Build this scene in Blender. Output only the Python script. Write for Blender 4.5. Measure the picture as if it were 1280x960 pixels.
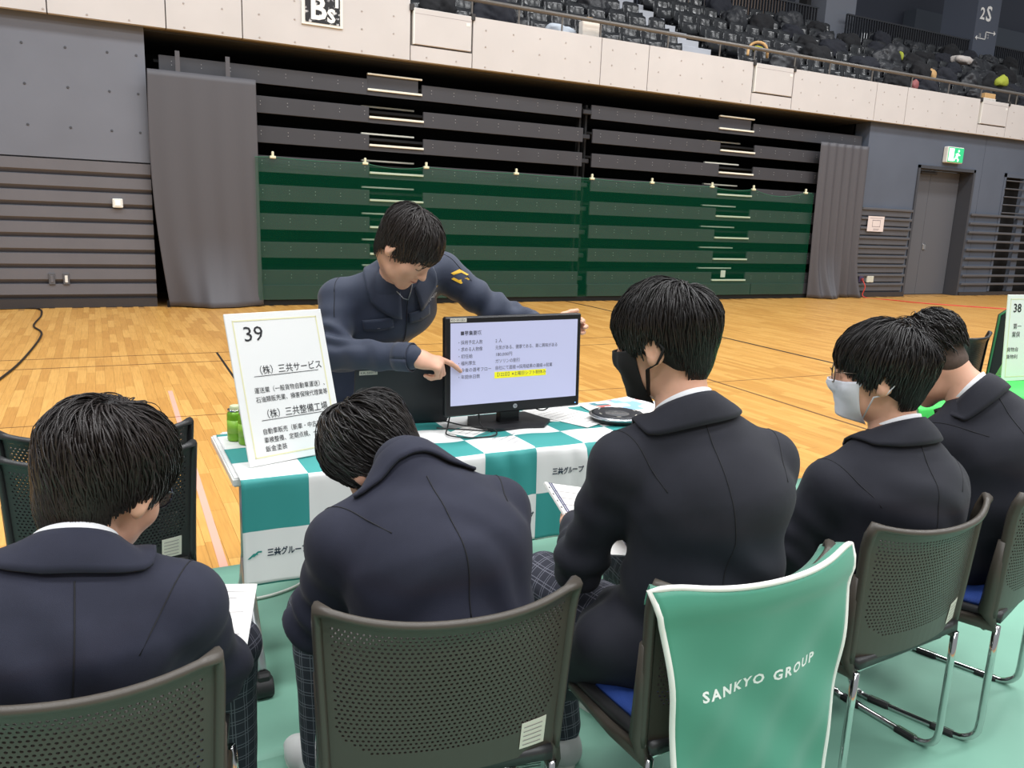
import bpy, bmesh, math, random
import numpy as np
from mathutils import Vector, Matrix
from mathutils.bvhtree import BVHTree

# ------------------------------------------------------------------ clear
for o in list(bpy.data.objects): bpy.data.objects.remove(o, do_unlink=True)
S = bpy.context.scene
COL = S.collection

# ------------------------------------------------------------------ camera
CAM_H = 1.5; PITCH = .20398; ROLL = .03894; YAW = -.47919; FPX = 1002.0
cy, sy = math.cos(YAW), math.sin(YAW)
fwd = Vector((-sy*math.cos(PITCH), cy*math.cos(PITCH), -math.sin(PITCH)))
rt = Vector((cy, sy, 0)); up = rt.cross(fwd)
Rv = rt*math.cos(ROLL)+up*math.sin(ROLL); Uv = up*math.cos(ROLL)-rt*math.sin(ROLL)
cd = bpy.data.cameras.new('camera'); cam = bpy.data.objects.new('camera', cd); COL.objects.link(cam)
cd.sensor_fit = 'HORIZONTAL'; cd.sensor_width = 36; cd.lens = 36*FPX/1280
cd.clip_start = .05; cd.clip_end = 200
m = Matrix.Identity(4)
for i in range(3):
    m[i][0] = Rv[i]; m[i][1] = Uv[i]; m[i][2] = -fwd[i]
m[2][3] = CAM_H
cam.matrix_world = m
S.camera = cam

# ------------------------------------------------------------------ light of the hall
w = bpy.data.worlds.new('hall_air'); S.world = w; w.use_nodes = True
w.node_tree.nodes['Background'].inputs[0].default_value = (.90, .95, 1, 1)
w.node_tree.nodes['Background'].inputs[1].default_value = .40
def area(x, y, z, sx, sy_, p, tx=0, ty=0):
    l = bpy.data.lights.new('hall_lamp', 'AREA'); l.shape = 'RECTANGLE'; l.size = sx; l.size_y = sy_
    l.energy = p; l.color = (.98, .99, 1)
    o = bpy.data.objects.new('hall_lamp', l); COL.objects.link(o); o.location = (x, y, z)
    o.rotation_euler = (tx, ty, 0)
for X in (-5, 3, 11, 19):
    for Y in (-7, 0, 7):
        area(X, Y, 12.5, 5, 1.6, 560)
S.view_settings.view_transform = 'Standard'; S.view_settings.look = 'None'
S.view_settings.gamma = 1; S.view_settings.use_curve_mapping = False
S.view_settings.exposure = 0.0

# ------------------------------------------------------------------ materials
def lin(c):
    return tuple(((v/255)/12.92 if v/255 <= .04045 else ((v/255+.055)/1.055)**2.4) for v in c)
MATS = {}
def mat(name, rgb, rough=.6, metal=0, var=0, vscale=8, bump=0, bscale=60, emit=0, spec=.5, sheen=0, aniso=None, detail=4):
    if name in MATS: return MATS[name]
    mt = bpy.data.materials.new(name); mt.use_nodes = True; nt = mt.node_tree
    b = nt.nodes['Principled BSDF']; c = lin(rgb)
    b.inputs['Base Color'].default_value = (*c, 1); b.inputs['Roughness'].default_value = rough
    b.inputs['Metallic'].default_value = metal; b.inputs['Specular IOR Level'].default_value = spec
    if sheen:
        b.inputs['Sheen Weight'].default_value = sheen; b.inputs['Sheen Roughness'].default_value = .5
    tc = nt.nodes.new('ShaderNodeTexCoord')
    if var:
        n = nt.nodes.new('ShaderNodeTexNoise'); n.inputs['Scale'].default_value = vscale; n.inputs['Detail'].default_value = detail
        nt.links.new(tc.outputs['Object'], n.inputs['Vector'])
        r = nt.nodes.new('ShaderNodeValToRGB')
        r.color_ramp.elements[0].position = .3; r.color_ramp.elements[1].position = .7
        r.color_ramp.elements[0].color = (*[max(0, v*(1-var)) for v in c], 1)
        r.color_ramp.elements[1].color = (*[min(1, v*(1+var)) for v in c], 1)
        nt.links.new(n.outputs[0], r.inputs[0]); nt.links.new(r.outputs[0], b.inputs['Base Color'])
    if bump:
        n2 = nt.nodes.new('ShaderNodeTexNoise'); n2.inputs['Scale'].default_value = bscale; n2.inputs['Detail'].default_value = 3
        nt.links.new(tc.outputs['Object'], n2.inputs['Vector'])
        bp = nt.nodes.new('ShaderNodeBump'); bp.inputs['Strength'].default_value = bump; bp.inputs['Distance'].default_value = .01
        nt.links.new(n2.outputs[0], bp.inputs['Height']); nt.links.new(bp.outputs[0], b.inputs['Normal'])
    if emit:
        b.inputs['Emission Color'].default_value = (*c, 1); b.inputs['Emission Strength'].default_value = emit
    MATS[name] = mt
    return mt

# ------------------------------------------------------------------ mesh helpers
ORG = {}
def org(o):
    return ORG.get(o.name, Vector((0, 0, 0)))
def link(name, me, m=None, parent=None, smooth=False, world=True):
    o = bpy.data.objects.new(name, me); COL.objects.link(o)
    if parent is not None:
        o.parent = parent; p = org(parent); ORG[o.name] = p.copy()
        if world and p.length > 0 and me is not None: me.transform(Matrix.Translation(-p))
    if m is not None: me.materials.append(m)
    if smooth and me is not None:
        me.shade_smooth()
    return o
def tag(o, label=None, cat=None, group=None, kind=None):
    if label: o['label'] = label
    if cat: o['category'] = cat
    if group: o['group'] = group
    if kind: o['kind'] = kind
    return o
def thing(name, label, cat, loc=(0, 0, 0), group=None):
    o = bpy.data.objects.new(name, None); COL.objects.link(o); o.location = loc; o.empty_display_size = .05
    ORG[o.name] = Vector(loc)
    return tag(o, label, cat, group)
def copy_tree(o, parent=None):
    c = o.copy(); COL.objects.link(c)
    if parent is not None: c.parent = parent
    for ch in list(o.children): copy_tree(ch, c)
    return c

class MB:
    def __init__(s): s.v = []; s.f = []
    def add(s, vs, fs):
        n = len(s.v); s.v += [tuple(v) for v in vs]; s.f += [tuple(i+n for i in f) for f in fs]; return s
    def box(s, x0, x1, y0, y1, z0, z1, M=None):
        vs = [Vector((x, y, z)) for x in (x0, x1) for y in (y0, y1) for z in (z0, z1)]
        if M is not None: vs = [M @ v for v in vs]
        return s.add(vs, [(0, 1, 3, 2), (4, 6, 7, 5), (0, 4, 5, 1), (2, 3, 7, 6), (0, 2, 6, 4), (1, 5, 7, 3)])
    def bbox(s, x0, x1, y0, y1, z0, z1, b=.005, M=None, seg=1):
        bm = bmesh.new(); bmesh.ops.create_cube(bm, size=1)
        for v in bm.verts: v.co = Vector(((x0+x1)/2+v.co.x*(x1-x0), (y0+y1)/2+v.co.y*(y1-y0), (z0+z1)/2+v.co.z*(z1-z0)))
        bmesh.ops.bevel(bm, geom=list(bm.edges), offset=b, segments=seg, affect='EDGES', profile=.5)
        return s.bm(bm, M)
    def bm(s, bm, M=None):
        bm.verts.index_update()
        s.add([(M @ v.co if M is not None else v.co) for v in bm.verts], [[v.index for v in f.verts] for f in bm.faces]); bm.free(); return s
    def tube(s, pts, r, n=8, caps=True, flat=None):
        pts = [Vector(p) for p in pts]; rs = r if isinstance(r, (list, tuple)) else [r]*len(pts)
        t0 = (pts[1]-pts[0]).normalized()
        a = t0.orthogonal().normalized() if flat is None else (Vector(flat)-t0*Vector(flat).dot(t0)).normalized()
        base = len(s.v); L = len(pts)
        for i, p in enumerate(pts):
            t = (pts[min(i+1, L-1)]-pts[max(i-1, 0)]).normalized()
            a = (a-t*a.dot(t)).normalized(); b = t.cross(a)
            for k in range(n):
                q = 2*math.pi*k/n; ra, rb = rs[i] if isinstance(rs[i], tuple) else (rs[i], rs[i])
                s.v.append(tuple(p+a*ra*math.cos(q)+b*rb*math.sin(q)))
        for i in range(L-1):
            for k in range(n):
                k2 = (k+1) % n
                s.f.append((base+i*n+k, base+i*n+k2, base+(i+1)*n+k2, base+(i+1)*n+k))
        if caps:
            s.f.append(tuple(base+k for k in range(n))[::-1]); s.f.append(tuple(base+(L-1)*n+k for k in range(n)))
        return s
    def lathe(s, prof, c=(0, 0, 0), n=20, sx=1, sy=1, M=None):
        base = len(s.v); L = len(prof)
        for r, z in prof:
            for k in range(n):
                q = 2*math.pi*k/n; v = Vector((c[0]+r*sx*math.cos(q), c[1]+r*sy*math.sin(q), c[2]+z))
                s.v.append(tuple(M @ v if M is not None else v))
        for i in range(L-1):
            for k in range(n):
                k2 = (k+1) % n
                s.f.append((base+i*n+k, base+i*n+k2, base+(i+1)*n+k2, base+(i+1)*n+k))
        s.f.append(tuple(base+k for k in range(n))[::-1]); s.f.append(tuple(base+(L-1)*n+k for k in range(n)))
        return s
    def prism(s, poly, z0, z1, M=None):
        n = len(poly); vs = [Vector((x, y, z0)) for x, y in poly]+[Vector((x, y, z1)) for x, y in poly]
        if M is not None: vs = [M @ v for v in vs]
        return s.add(vs, [tuple(range(n))[::-1], tuple(range(n, 2*n))]+[(i, (i+1) % n, n+(i+1) % n, n+i) for i in range(n)])
    def sheet(s, fn, nu, nv, thick=0):
        """grid over u,v in 0..1 -> fn(u,v); thick: solid sheet"""
        P = [[Vector(fn(i/nu, j/nv)) for j in range(nv+1)] for i in range(nu+1)]
        base = len(s.v); W = nv+1
        for row in P: s.v += [tuple(p) for p in row]
        def idx(i, j): return base+i*W+j
        for i in range(nu):
            for j in range(nv): s.f.append((idx(i, j), idx(i+1, j), idx(i+1, j+1), idx(i, j+1)))
        if thick:
            b2 = len(s.v)
            for i in range(nu+1):
                for j in range(nv+1):
                    du = P[min(i+1, nu)][j]-P[max(i-1, 0)][j]; dv = P[i][min(j+1, nv)]-P[i][max(j-1, 0)]
                    n = du.cross(dv); n = n.normalized() if n.length > 1e-12 else Vector((0, 0, 1))
                    s.v.append(tuple(P[i][j]-n*thick))
            def jd(i, j): return b2+i*W+j
            for i in range(nu):
                for j in range(nv): s.f.append((jd(i, j), jd(i, j+1), jd(i+1, j+1), jd(i+1, j)))
            for i in range(nu):
                s.f.append((idx(i, 0), jd(i, 0), jd(i+1, 0), idx(i+1, 0))); s.f.append((idx(i, nv), idx(i+1, nv), jd(i+1, nv), jd(i, nv)))
            for j in range(nv):
                s.f.append((idx(0, j), idx(0, j+1), jd(0, j+1), jd(0, j))); s.f.append((idx(nu, j), jd(nu, j), jd(nu, j+1), idx(nu, j+1)))
        return s
    def mesh(s, name):
        me = bpy.data.meshes.new(name); me.from_pydata(s.v, [], s.f); me.validate(); me.update()
        return me
    def build(s, name, m, parent=None, smooth=False):
        return link(name, s.mesh(name), m, parent, smooth)
def smooth_angle(o, a=40):
    me = o.data; me.shade_smooth()
    try: me.set_sharp_from_angle(angle=math.radians(a))
    except Exception: pass
    return o
def frame(o, x, y=None, z=None):
    """matrix from origin and axes"""
    x = Vector(x).normalized()
    if z is not None:
        z = Vector(z); z = (z-x*z.dot(x)).normalized(); y = z.cross(x)
    else:
        y = Vector(y); y = (y-x*y.dot(x)).normalized(); z = x.cross(y)
    M = Matrix.Identity(4)
    for i in range(3): M[i][0] = x[i]; M[i][1] = y[i]; M[i][2] = z[i]; M[i][3] = o[i]
    return M
FONTOBJ = None
def text_mesh(txt, size=.05, bold=0, align='LEFT', ext=0, space=1):
    cu = bpy.data.curves.new('lettering', 'FONT'); cu.body = txt; cu.size = size; cu.align_x = align; cu.resolution_u = 2; cu.space_character = space
    cu.offset = bold; cu.extrude = ext; cu.fill_mode = 'FRONT'
    ob = bpy.data.objects.new('lettering', cu); COL.objects.link(ob)
    dg = bpy.context.evaluated_depsgraph_get(); dg.update()
    me = bpy.data.meshes.new_from_object(ob.evaluated_get(dg)); bpy.data.objects.remove(ob, do_unlink=True)
    me.materials.clear()
    return me
def letter(txt, M, size, m, parent, name='lettering', bold=0, align='LEFT', width=None, fn=None, shear=0, space=1):
    me = text_mesh(txt, size, bold, align, 0, space)
    xs = [v.co.x for v in me.vertices]
    k = 1
    if width and xs and max(xs)-min(xs) > 0: k = width/(max(xs)-min(xs))
    for v in me.vertices:
        v.co.x = v.co.x*k + shear*v.co.y
        v.co = Vector(fn(v.co.x, v.co.y)) if fn else M @ v.co
    me.update()
    return link(name, me, m, parent)
# ================================================================== THE SETTING
rnd = random.Random(7)
def wood_mat():
    mt = bpy.data.materials.new('gym_wood'); mt.use_nodes = True; nt = mt.node_tree; b = nt.nodes['Principled BSDF']
    b.inputs['Roughness'].default_value = .36; b.inputs['Specular IOR Level'].default_value = .4
    N = nt.nodes.new; L = nt.links.new
    g = N('ShaderNodeNewGeometry'); oi = N('ShaderNodeObjectInfo')
    ad = N('ShaderNodeMath'); ad.operation = 'ADD'; L(g.outputs['Random Per Island'], ad.inputs[0]); L(oi.outputs['Random'], ad.inputs[1])
    fr = N('ShaderNodeMath'); fr.operation = 'FRACT'; L(ad.outputs[0], fr.inputs[0])
    r = N('ShaderNodeValToRGB'); e = r.color_ramp.elements
    e[0].position = 0; e[0].color = (*lin((204, 148, 74)), 1); e[1].position = 1; e[1].color = (*lin((228, 175, 96)), 1)
    k = e.new(.5); k.color = (*lin((217, 162, 84)), 1)
    L(fr.outputs[0], r.inputs[0])
    mp = N('ShaderNodeMapping'); mp.inputs['Scale'].default_value = (60, 2.5, 1); L(g.outputs['Position'], mp.inputs[0])
    n = N('ShaderNodeTexNoise'); n.inputs['Scale'].default_value = 1.5; n.inputs['Detail'].default_value = 5; L(mp.outputs[0], n.inputs['Vector'])
    mx = N('ShaderNodeMix'); mx.data_type = 'RGBA'; mx.blend_type = 'MULTIPLY'; mx.inputs[0].default_value = .35
    rr = N('ShaderNodeValToRGB'); rr.color_ramp.elements[0].position = .35; rr.color_ramp.elements[0].color = (.62, .55, .45, 1); rr.color_ramp.elements[1].position = .6
    L(n.outputs[0], rr.inputs[0]); L(r.outputs[0], mx.inputs[6]); L(rr.outputs[0], mx.inputs[7]); L(mx.outputs[2], b.inputs['Base Color'])
    return mt
WOOD = wood_mat()
floor = MB().box(-14, 34, -9, 15.4, -.12, -.006).build('floor', mat('floor_base', (176, 130, 72), .6)); tag(floor, kind='structure')
# floor strips: laid square to the far wall
PW, PL = .072, .62
pm = MB().add([(0, 0, 0), (PW-.0012, 0, 0), (PW-.0012, PL-.0015, 0), (0, PL-.0015, 0), (0, 0, -.006), (PW-.0012, 0, -.006), (PW-.0012, PL-.0015, -.006), (0, PL-.0015, -.006)],
              [(0, 1, 2, 3), (0, 4, 5, 1), (1, 5, 6, 2), (2, 6, 7, 3), (3, 7, 4, 0)]).mesh('plank'); pm.materials.append(WOOD)
cands = []
nx0, nx1 = int(-3/PW), int(25.5/PW)
for i in range(nx0, nx1):
    off = rnd.random()*PL
    j = 0
    y = 2.75-off
    while y < 13.05:
        x = i*PW
        lo = -.115*y-.3; hi = 2.05*y+.6
        if y > 2.7 and lo-.5 < x < hi and y+PL < 13.4: cands.append((x, y))
        y += PL
seen = lambda x, y: (y > 3.3) and (x < .95 or 1.9 < x < 3.9)
cands.sort(key=lambda c: (0 if seen(*c) else 1, c[0]**2+c[1]**2))
for (x, y) in cands[:290]:
    o = bpy.data.objects.new('plank', pm); COL.objects.link(o); o.parent = floor; o.location = (x, y, 0)
b = MB()
for (x, y) in cands[290:]:
    y1 = min(y+PL-.0015, 13.09)
    b.add([(x, y, 0), (x+PW-.0012, y, 0), (x+PW-.0012, y1, 0), (x, y1, 0)], [(0, 1, 2, 3)])
tag(b.build('plank_strips', WOOD, floor), kind='stuff')
# painted court lines (thin paint films)
def line(x0, y0, x1, y1, wd, m, nm='court_line'):
    d = Vector((x1-x0, y1-y0)).normalized(); n = Vector((-d.y, d.x))*wd/2
    b = MB().prism([(x0+n.x, y0+n.y), (x0-n.x, y0-n.y), (x1-n.x, y1-n.y), (x1+n.x, y1+n.y)], .0002, .0014)
    return b.build(nm, m, floor)
BLK = mat('line_black', (28, 24, 22), .5); PNK = mat('line_pink', (226, 170, 150), .5); BRN = mat('line_brown', (120, 84, 45), .5)
line(7.84, 13.0, 7.84-.0, 12.1, .05, BLK); line(7.84, 12.1, 7.5, 6.3, .05, BLK); line(7.5, 6.3, 7.42, 3.4, .05, BLK)
line(5.34, 5.69, 5.2, 3.4, .03, BRN); line(5.42, 7.5, 5.34, 5.69, .03, BRN)
line(.47, 7.0, .40, 3.2, .035, PNK)
line(-2.5, 8.79, 7.55, 8.79, .022, BRN); line(-2.5, 8.28, 7.55, 8.28, .022, BRN); line(1.06, 8.8, 1.03, 7.2, .022, BLK)
line(-3, 6.2, 16, 5.6, .012, BRN)

# protective sheet: three overlapping widths
SHEET = mat('floor_sheet', (120, 168, 148), .55, var=.06, vscale=2.2, bump=.25, bscale=7)
def sheetstrip(y0, y1, z, ph):
    def fn(u, v):
        x = -3.2+u*13.2; y = y0+(y1-y0)*v
        return (x, y, z+.0016+.0012*math.sin(3.1*x+ph+1.7*math.sin(2.3*y+ph))*math.sin(4*y+1.3*x))
    return MB().sheet(fn, 110, 14, .0015)
for k, (a, bb, z, nm) in enumerate([(2.0, 3.36, .003, 'farthest pale green floor protection sheet, under the table'), (.64, 2.03, .0065, 'middle pale green floor protection sheet, under the seated students\' feet'), (-.8, .67, .010, 'nearest pale green floor protection sheet, behind the chairs')]):
    o = sheetstrip(a, bb, z, k*1.3).build('floor_sheet', SHEET, None, True); tag(o, nm, 'floor sheet', 'pale green floor sheets')

# ---- far walls
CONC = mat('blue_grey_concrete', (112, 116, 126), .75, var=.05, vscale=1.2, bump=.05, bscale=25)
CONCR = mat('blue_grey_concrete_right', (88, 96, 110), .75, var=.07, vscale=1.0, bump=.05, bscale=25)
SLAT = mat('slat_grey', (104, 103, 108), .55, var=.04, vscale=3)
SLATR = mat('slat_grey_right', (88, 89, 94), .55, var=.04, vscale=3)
DARK = mat('shadow_black', (16, 16, 18), .8)
HOLE = mat('tie_hole', (72, 74, 80), .8)
YW = 13.1
def holes(parent, pts, y, r=.018, m=HOLE, name='tie_holes'):
    b = MB()
    for x, z in pts:
        M = Matrix.Translation((x, y, z)) @ Matrix.Rotation(math.pi/2, 4, 'X')
        b.lathe([(r, -.004), (r, .004), (r*.5, .006)], n=8, M=M)
    return tag(b.build(name, m, parent), kind='stuff')
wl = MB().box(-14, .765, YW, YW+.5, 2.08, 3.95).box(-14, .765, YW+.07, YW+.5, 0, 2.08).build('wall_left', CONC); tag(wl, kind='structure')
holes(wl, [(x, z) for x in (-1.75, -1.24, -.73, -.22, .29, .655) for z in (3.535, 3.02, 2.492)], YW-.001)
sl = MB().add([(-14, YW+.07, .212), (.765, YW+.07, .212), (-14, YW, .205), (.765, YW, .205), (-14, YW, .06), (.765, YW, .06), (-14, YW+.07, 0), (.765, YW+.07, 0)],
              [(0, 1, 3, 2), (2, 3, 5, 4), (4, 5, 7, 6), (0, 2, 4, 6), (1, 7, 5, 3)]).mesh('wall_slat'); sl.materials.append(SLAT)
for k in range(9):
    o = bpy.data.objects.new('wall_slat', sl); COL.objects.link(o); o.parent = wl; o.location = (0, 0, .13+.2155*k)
bs = MB().box(-14, .765, YW-.01, YW+.08, 0, .125).build('baseboard_left', mat('base_dark', (58, 54, 54), .5)); tag(bs, kind='structure')
WHITE = mat('white_plastic', (232, 232, 226), .4)
bx = thing('wall_switch_box', 'small white square box on the left slatted wall', 'wall box', (.308, YW-.04, 1.49))
MB().bbox(.24, .376, YW-.05, YW, 1.428, 1.557, .01).build('box_body', WHITE, bx)
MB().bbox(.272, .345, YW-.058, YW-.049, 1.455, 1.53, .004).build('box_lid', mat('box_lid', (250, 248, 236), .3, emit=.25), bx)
for x, lb in ((-.587, 'dark'), (-.408, 'pale')):
    o = thing('wall_socket', 'recessed dark socket plate low on the left slatted wall' if lb == 'dark' else 'low wall socket with a pale insert on the left slatted wall', 'socket', (x, YW-.02, .41))
    MB().bbox(x-.04, x+.04, YW-.02, YW+.01, .33, .49, .005).build('plate', SLATR, o)
    MB().bbox(x-.018, x+.018, YW-.026, YW-.019, .36, .46, .003).build('insert', WHITE if lb == 'pale' else SLAT, o)

# right wall with doorway and barred opening
wr = MB()
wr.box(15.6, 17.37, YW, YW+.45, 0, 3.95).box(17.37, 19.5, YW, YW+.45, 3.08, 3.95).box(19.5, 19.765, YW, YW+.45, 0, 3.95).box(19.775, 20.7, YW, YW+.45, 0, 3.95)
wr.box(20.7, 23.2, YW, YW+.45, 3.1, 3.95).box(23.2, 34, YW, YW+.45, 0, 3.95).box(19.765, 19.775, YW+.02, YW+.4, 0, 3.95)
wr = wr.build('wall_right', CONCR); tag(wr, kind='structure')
FR = mat('door_frame', (66, 68, 74), .45)
dr = bpy.data.objects.new('door_1', None); COL.objects.link(dr); dr['kind'] = 'structure'; dr.location = (18.4, YW+.3, 0); ORG[dr.name] = Vector(dr.location)
DOOR = mat('door_leaf', (96, 98, 104), .45)
MB().box(17.37, 17.44, YW-.03, YW+.42, 0, 3.1).box(19.43, 19.5, YW-.03, YW+.42, 0, 3.1).box(17.37, 19.5, YW-.03, YW+.42, 3.03, 3.1).build('door_frame', FR, dr)
for x0, x1 in ((17.45, 18.32), (18.33, 19.42)):
    lf = MB().bbox(x0, x1, YW+.33, YW+.38, .01, 3.02, .006).build('door_leaf', DOOR, dr)
    if x0 > 18: MB().bbox(18.36, 18.46, YW+.30, YW+.335, 1.12, 1.26, .01).build('door_handle', mat('chrome_h', (200, 200, 200), .25, 1), lf)
MB().bbox(17.9, 18.5, YW+.28, YW+.33, 2.93, 2.99, .01).build('door_closer', FR, dr)
def bars(x0, x1, zs, parent, nm='guard_bar'):
    for z in zs:
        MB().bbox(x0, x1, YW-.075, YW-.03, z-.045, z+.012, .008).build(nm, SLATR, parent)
zs = [2.04-.2165*k for k in range(9)]
bars(15.6, 17.33, zs, wr); bars(19.53, 24, zs, wr)
# backing ribs behind bars on the wall beside the curtain
for k in range(9):
    MB().bbox(15.6, 17.3, YW-.04, YW+.01, .13+.2165*k, .30+.2165*k, .015).build('wall_slat', CONCR if k > 8 else SLATR, wr)
MB().box(15.6, 17.37, YW-.07, YW, 0, .11).build('baseboard_right', mat('base_dark', (58, 54, 54), .5), None)['kind'] = 'structure'
MB().box(19.5, 34, YW-.07, YW, 0, .09).build('baseboard_far_right', mat('base_dark', (58, 54, 54), .5), None)['kind'] = 'structure'
w1 = MB().box(20.7, 23.2, YW+.4, YW+.45, 0, 3.1).build('window_1', DARK); tag(w1, kind='structure')
MB().box(20.7, 20.78, YW-.02, YW+.1, .1, 3.1).box(21.55, 21.8, YW, YW+.1, .1, 3.0).box(20.7, 23.2, YW-.02, YW+.1, 3.0, 3.1).build('window_frame', CONCR, w1)
for k in range(5): MB().bbox(20.75, 23.2, YW-.06, YW-.03, 2.9-.2*k, 2.93-.2*k, .006).build('guard_bar', SLATR, w1)
# exit sign
ex = thing('exit_sign', 'lit green and white emergency exit sign above the grey double door', 'exit sign', (18.5, YW-.1, 3.22))
MB().bbox(18.2, 18.8, YW-.12, YW, 3.2, 3.57, .015).build('housing', WHITE, ex)
MB().box(18.22, 18.78, YW-.128, YW-.119, 3.22, 3.55).build('face', mat('exit_green', (40, 170, 110), .4, emit=.9), ex)
EW = mat('exit_white', (225, 255, 240), .4, emit=1.1)
b = MB()
b.box(18.24, 18.42, YW-.133, YW-.127, 3.24, 3.53); 
b.build('doorway_symbol', EW, ex)
b = MB(); yy = YW-.134
for pts, r in (([(18.56, yy, 3.42), (18.52, yy, 3.33)], .03), ([(18.52, yy, 3.33), (18.6, yy, 3.28), (18.58, yy, 3.24)], .016), ([(18.52, yy, 3.33), (18.46, yy, 3.29), (18.44, yy, 3.25)], .016), ([(18.56, yy, 3.42), (18.64, yy, 3.38)], .013), ([(18.56, yy, 3.42), (18.49, yy, 3.4)], .013)):
    b.tube(pts, r, 6)
b.lathe([(.001, -.004), (.026, -.004), (.026, .004), (.001, .004)], n=12, M=Matrix.Translation((18.585, yy, 3.48)) @ Matrix.Rotation(math.pi/2, 4, 'X'))
b.build('running_figure', EW, ex)
# notice on the bars
nt_ = thing('wall_notice', 'white paper notice on the slatted wall right of the curtain', 'notice', (16.07, YW-.08, 1.52))
MB().box(15.8, 16.34, YW-.084, YW-.079, 1.515, 1.86).build('paper', mat('notice_paper', (226, 214, 210), .7), nt_)
GREY = mat('print_grey', (150, 140, 142), .7)
b = MB()
for x0, x1, z0, z1 in ((15.95, 16.22, 1.76, 1.775), (15.95, 16.22, 1.62, 1.632), (15.95, 15.962, 1.62, 1.775), (16.208, 16.22, 1.62, 1.775), (16.0, 16.2, 1.57, 1.58), (16.0, 16.18, 1.545, 1.555), (15.86, 16.28, 1.81, 1.82)):
    b.box(x0, x1, YW-.0855, YW-.0835, z0, z1)
b.build('printed_diagram', GREY, nt_)
so = thing('wall_socket', 'socket with a red cord plugged in, low on the right slatted wall', 'socket', (15.84, YW-.08, .41))
MB().bbox(15.76, 15.9, YW-.08, YW-.04, .34, .49, .01).build('plate', mat('socket_dark', (66, 58, 90), .5), so)
MB().bbox(15.8, 15.86, YW-.13, YW-.075, .38, .44, .01).build('plug', mat('plug_red', (150, 60, 60), .5), so)
so = thing('wall_plate', 'pale square cover plate beside the red cord\'s socket', 'wall plate', (16.12, YW-.08, .41))
MB().bbox(16.02, 16.24, YW-.085, YW-.04, .34, .49, .008).build('plate', mat('plate_pale', (206, 206, 190), .5), so)
for z in (.36, .47): MB().lathe([(.006, -.003), (.006, .003)], n=8, M=Matrix.Translation((16.13, YW-.087, z)) @ Matrix.Rotation(math.pi/2, 4, 'X')).build('screw', GREY, so)

# ---- recess of the telescopic stand
rc_ = MB().box(.765, 15.6, 15.2, 15.4, 0, 4.2).box(.55, .765, YW+.4, 15.3, 0, 3.95).box(15.6, 15.8, YW+.4, 15.3, 0, 3.95).build('wall_recess', DARK); tag(rc_, kind='structure')
sf = MB().box(.765, 15.6, 13.06, 15.3, 3.925, 4.1).build('ceiling_recess', mat('soffit', (120, 108, 88), .7)); tag(sf, kind='structure')
PANEL = mat('tier_panel', (60, 60, 65), .5, var=.05, vscale=2); PANELR = PANEL
NOSE = mat('nosing_white', (236, 234, 220), .4); RIV = mat('rivet', (150, 150, 152), .4)
st = thing('telescopic_stand', 'folded black telescopic grandstand filling the far wall recess', 'grandstand', (8.2, 13.4, 0))
P = .4345
tops = [3.60-P*k for k in range(8)]
A1, A2 = (4.03, 4.96), (11.34, 12.26)
segs = [(.95, A1[0]), (A1[1], 8.08), (8.29, A2[0]), (A2[1], 15.5)]
for k, zt in enumerate(tops):
    yk = 13.12-.012*k if k else 13.2
    for (x0, x1) in segs:
        pn = MB().bbox(x0, x1, yk, yk+.04, zt-.247, zt, .004).build('tier_panel', PANEL, st)
        b = MB(); x = x0+.17; 
        while x < x1-.05:
            for dz in (.075, .125):
                b.lathe([(.007, -.004), (.007, .004)], n=6, M=Matrix.Translation((x, yk-.002, zt-dz)) @ Matrix.Rotation(math.pi/2, 4, 'X'))
            x += .405
        tag(b.build('rivets', RIV, pn), kind='stuff')
    MB().box(.9, 15.5, yk+.3, yk+1.5, zt-.06, zt-.02).build('tier_deck', DARK, st)
    for (x0, x1) in (A1, A2):
        MB().bbox(x0, x1, yk-.03, yk+.03, zt-.178, zt-.145, .004).build('step_nosing', NOSE, st)
        MB().box(x0, x1, yk, yk+.03, zt-.247, zt-.178).build('step_riser', PANEL, st)
        if k: MB().bbox(x0, x1, yk+.44, yk+.5, zt+.04, zt+.068, .004).build('step_nosing', NOSE, st)
        else:
            MB().bbox(x0, x1, yk-.02, yk+.03, zt+.065, zt+.09, .004).build('step_nosing', NOSE, st)
            MB().box(x0, x1-.06, yk+.02, yk+.05, zt-.145, zt+.065).build('step_riser', PANEL, st)
# bottom kick panels with rollers
for (x0, x1) in ((2.0, 4.0), (4.02, 8.08), (8.29, 12.4), (12.42, 15.5)):
    MB().bbox(x0, x1, 13.0, 13.05, .09, .32, .004).build('kick_panel', PANEL, st)
MB().box(.9, 15.5, 13.02, 13.1, 0, .09).build('plinth', DARK, st)
for x in (11.62,): MB().bbox(x-.06, x+.06, 13.0, 13.02, .455, .6, .004).build('number_plate', WHITE, st)
for x in (8.12, 8.25):
    MB().box(x-.02, x+.02, 13.3, 13.4, 0, 3.6).build('upright', DARK, st)
for k in range(8): MB().bbox(8.1, 8.27, 13.16, 13.22, 3.42-P*k, 3.5-P*k, .01).build('hinge_block', mat('hinge', (44, 44, 48), .4), st)

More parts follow.
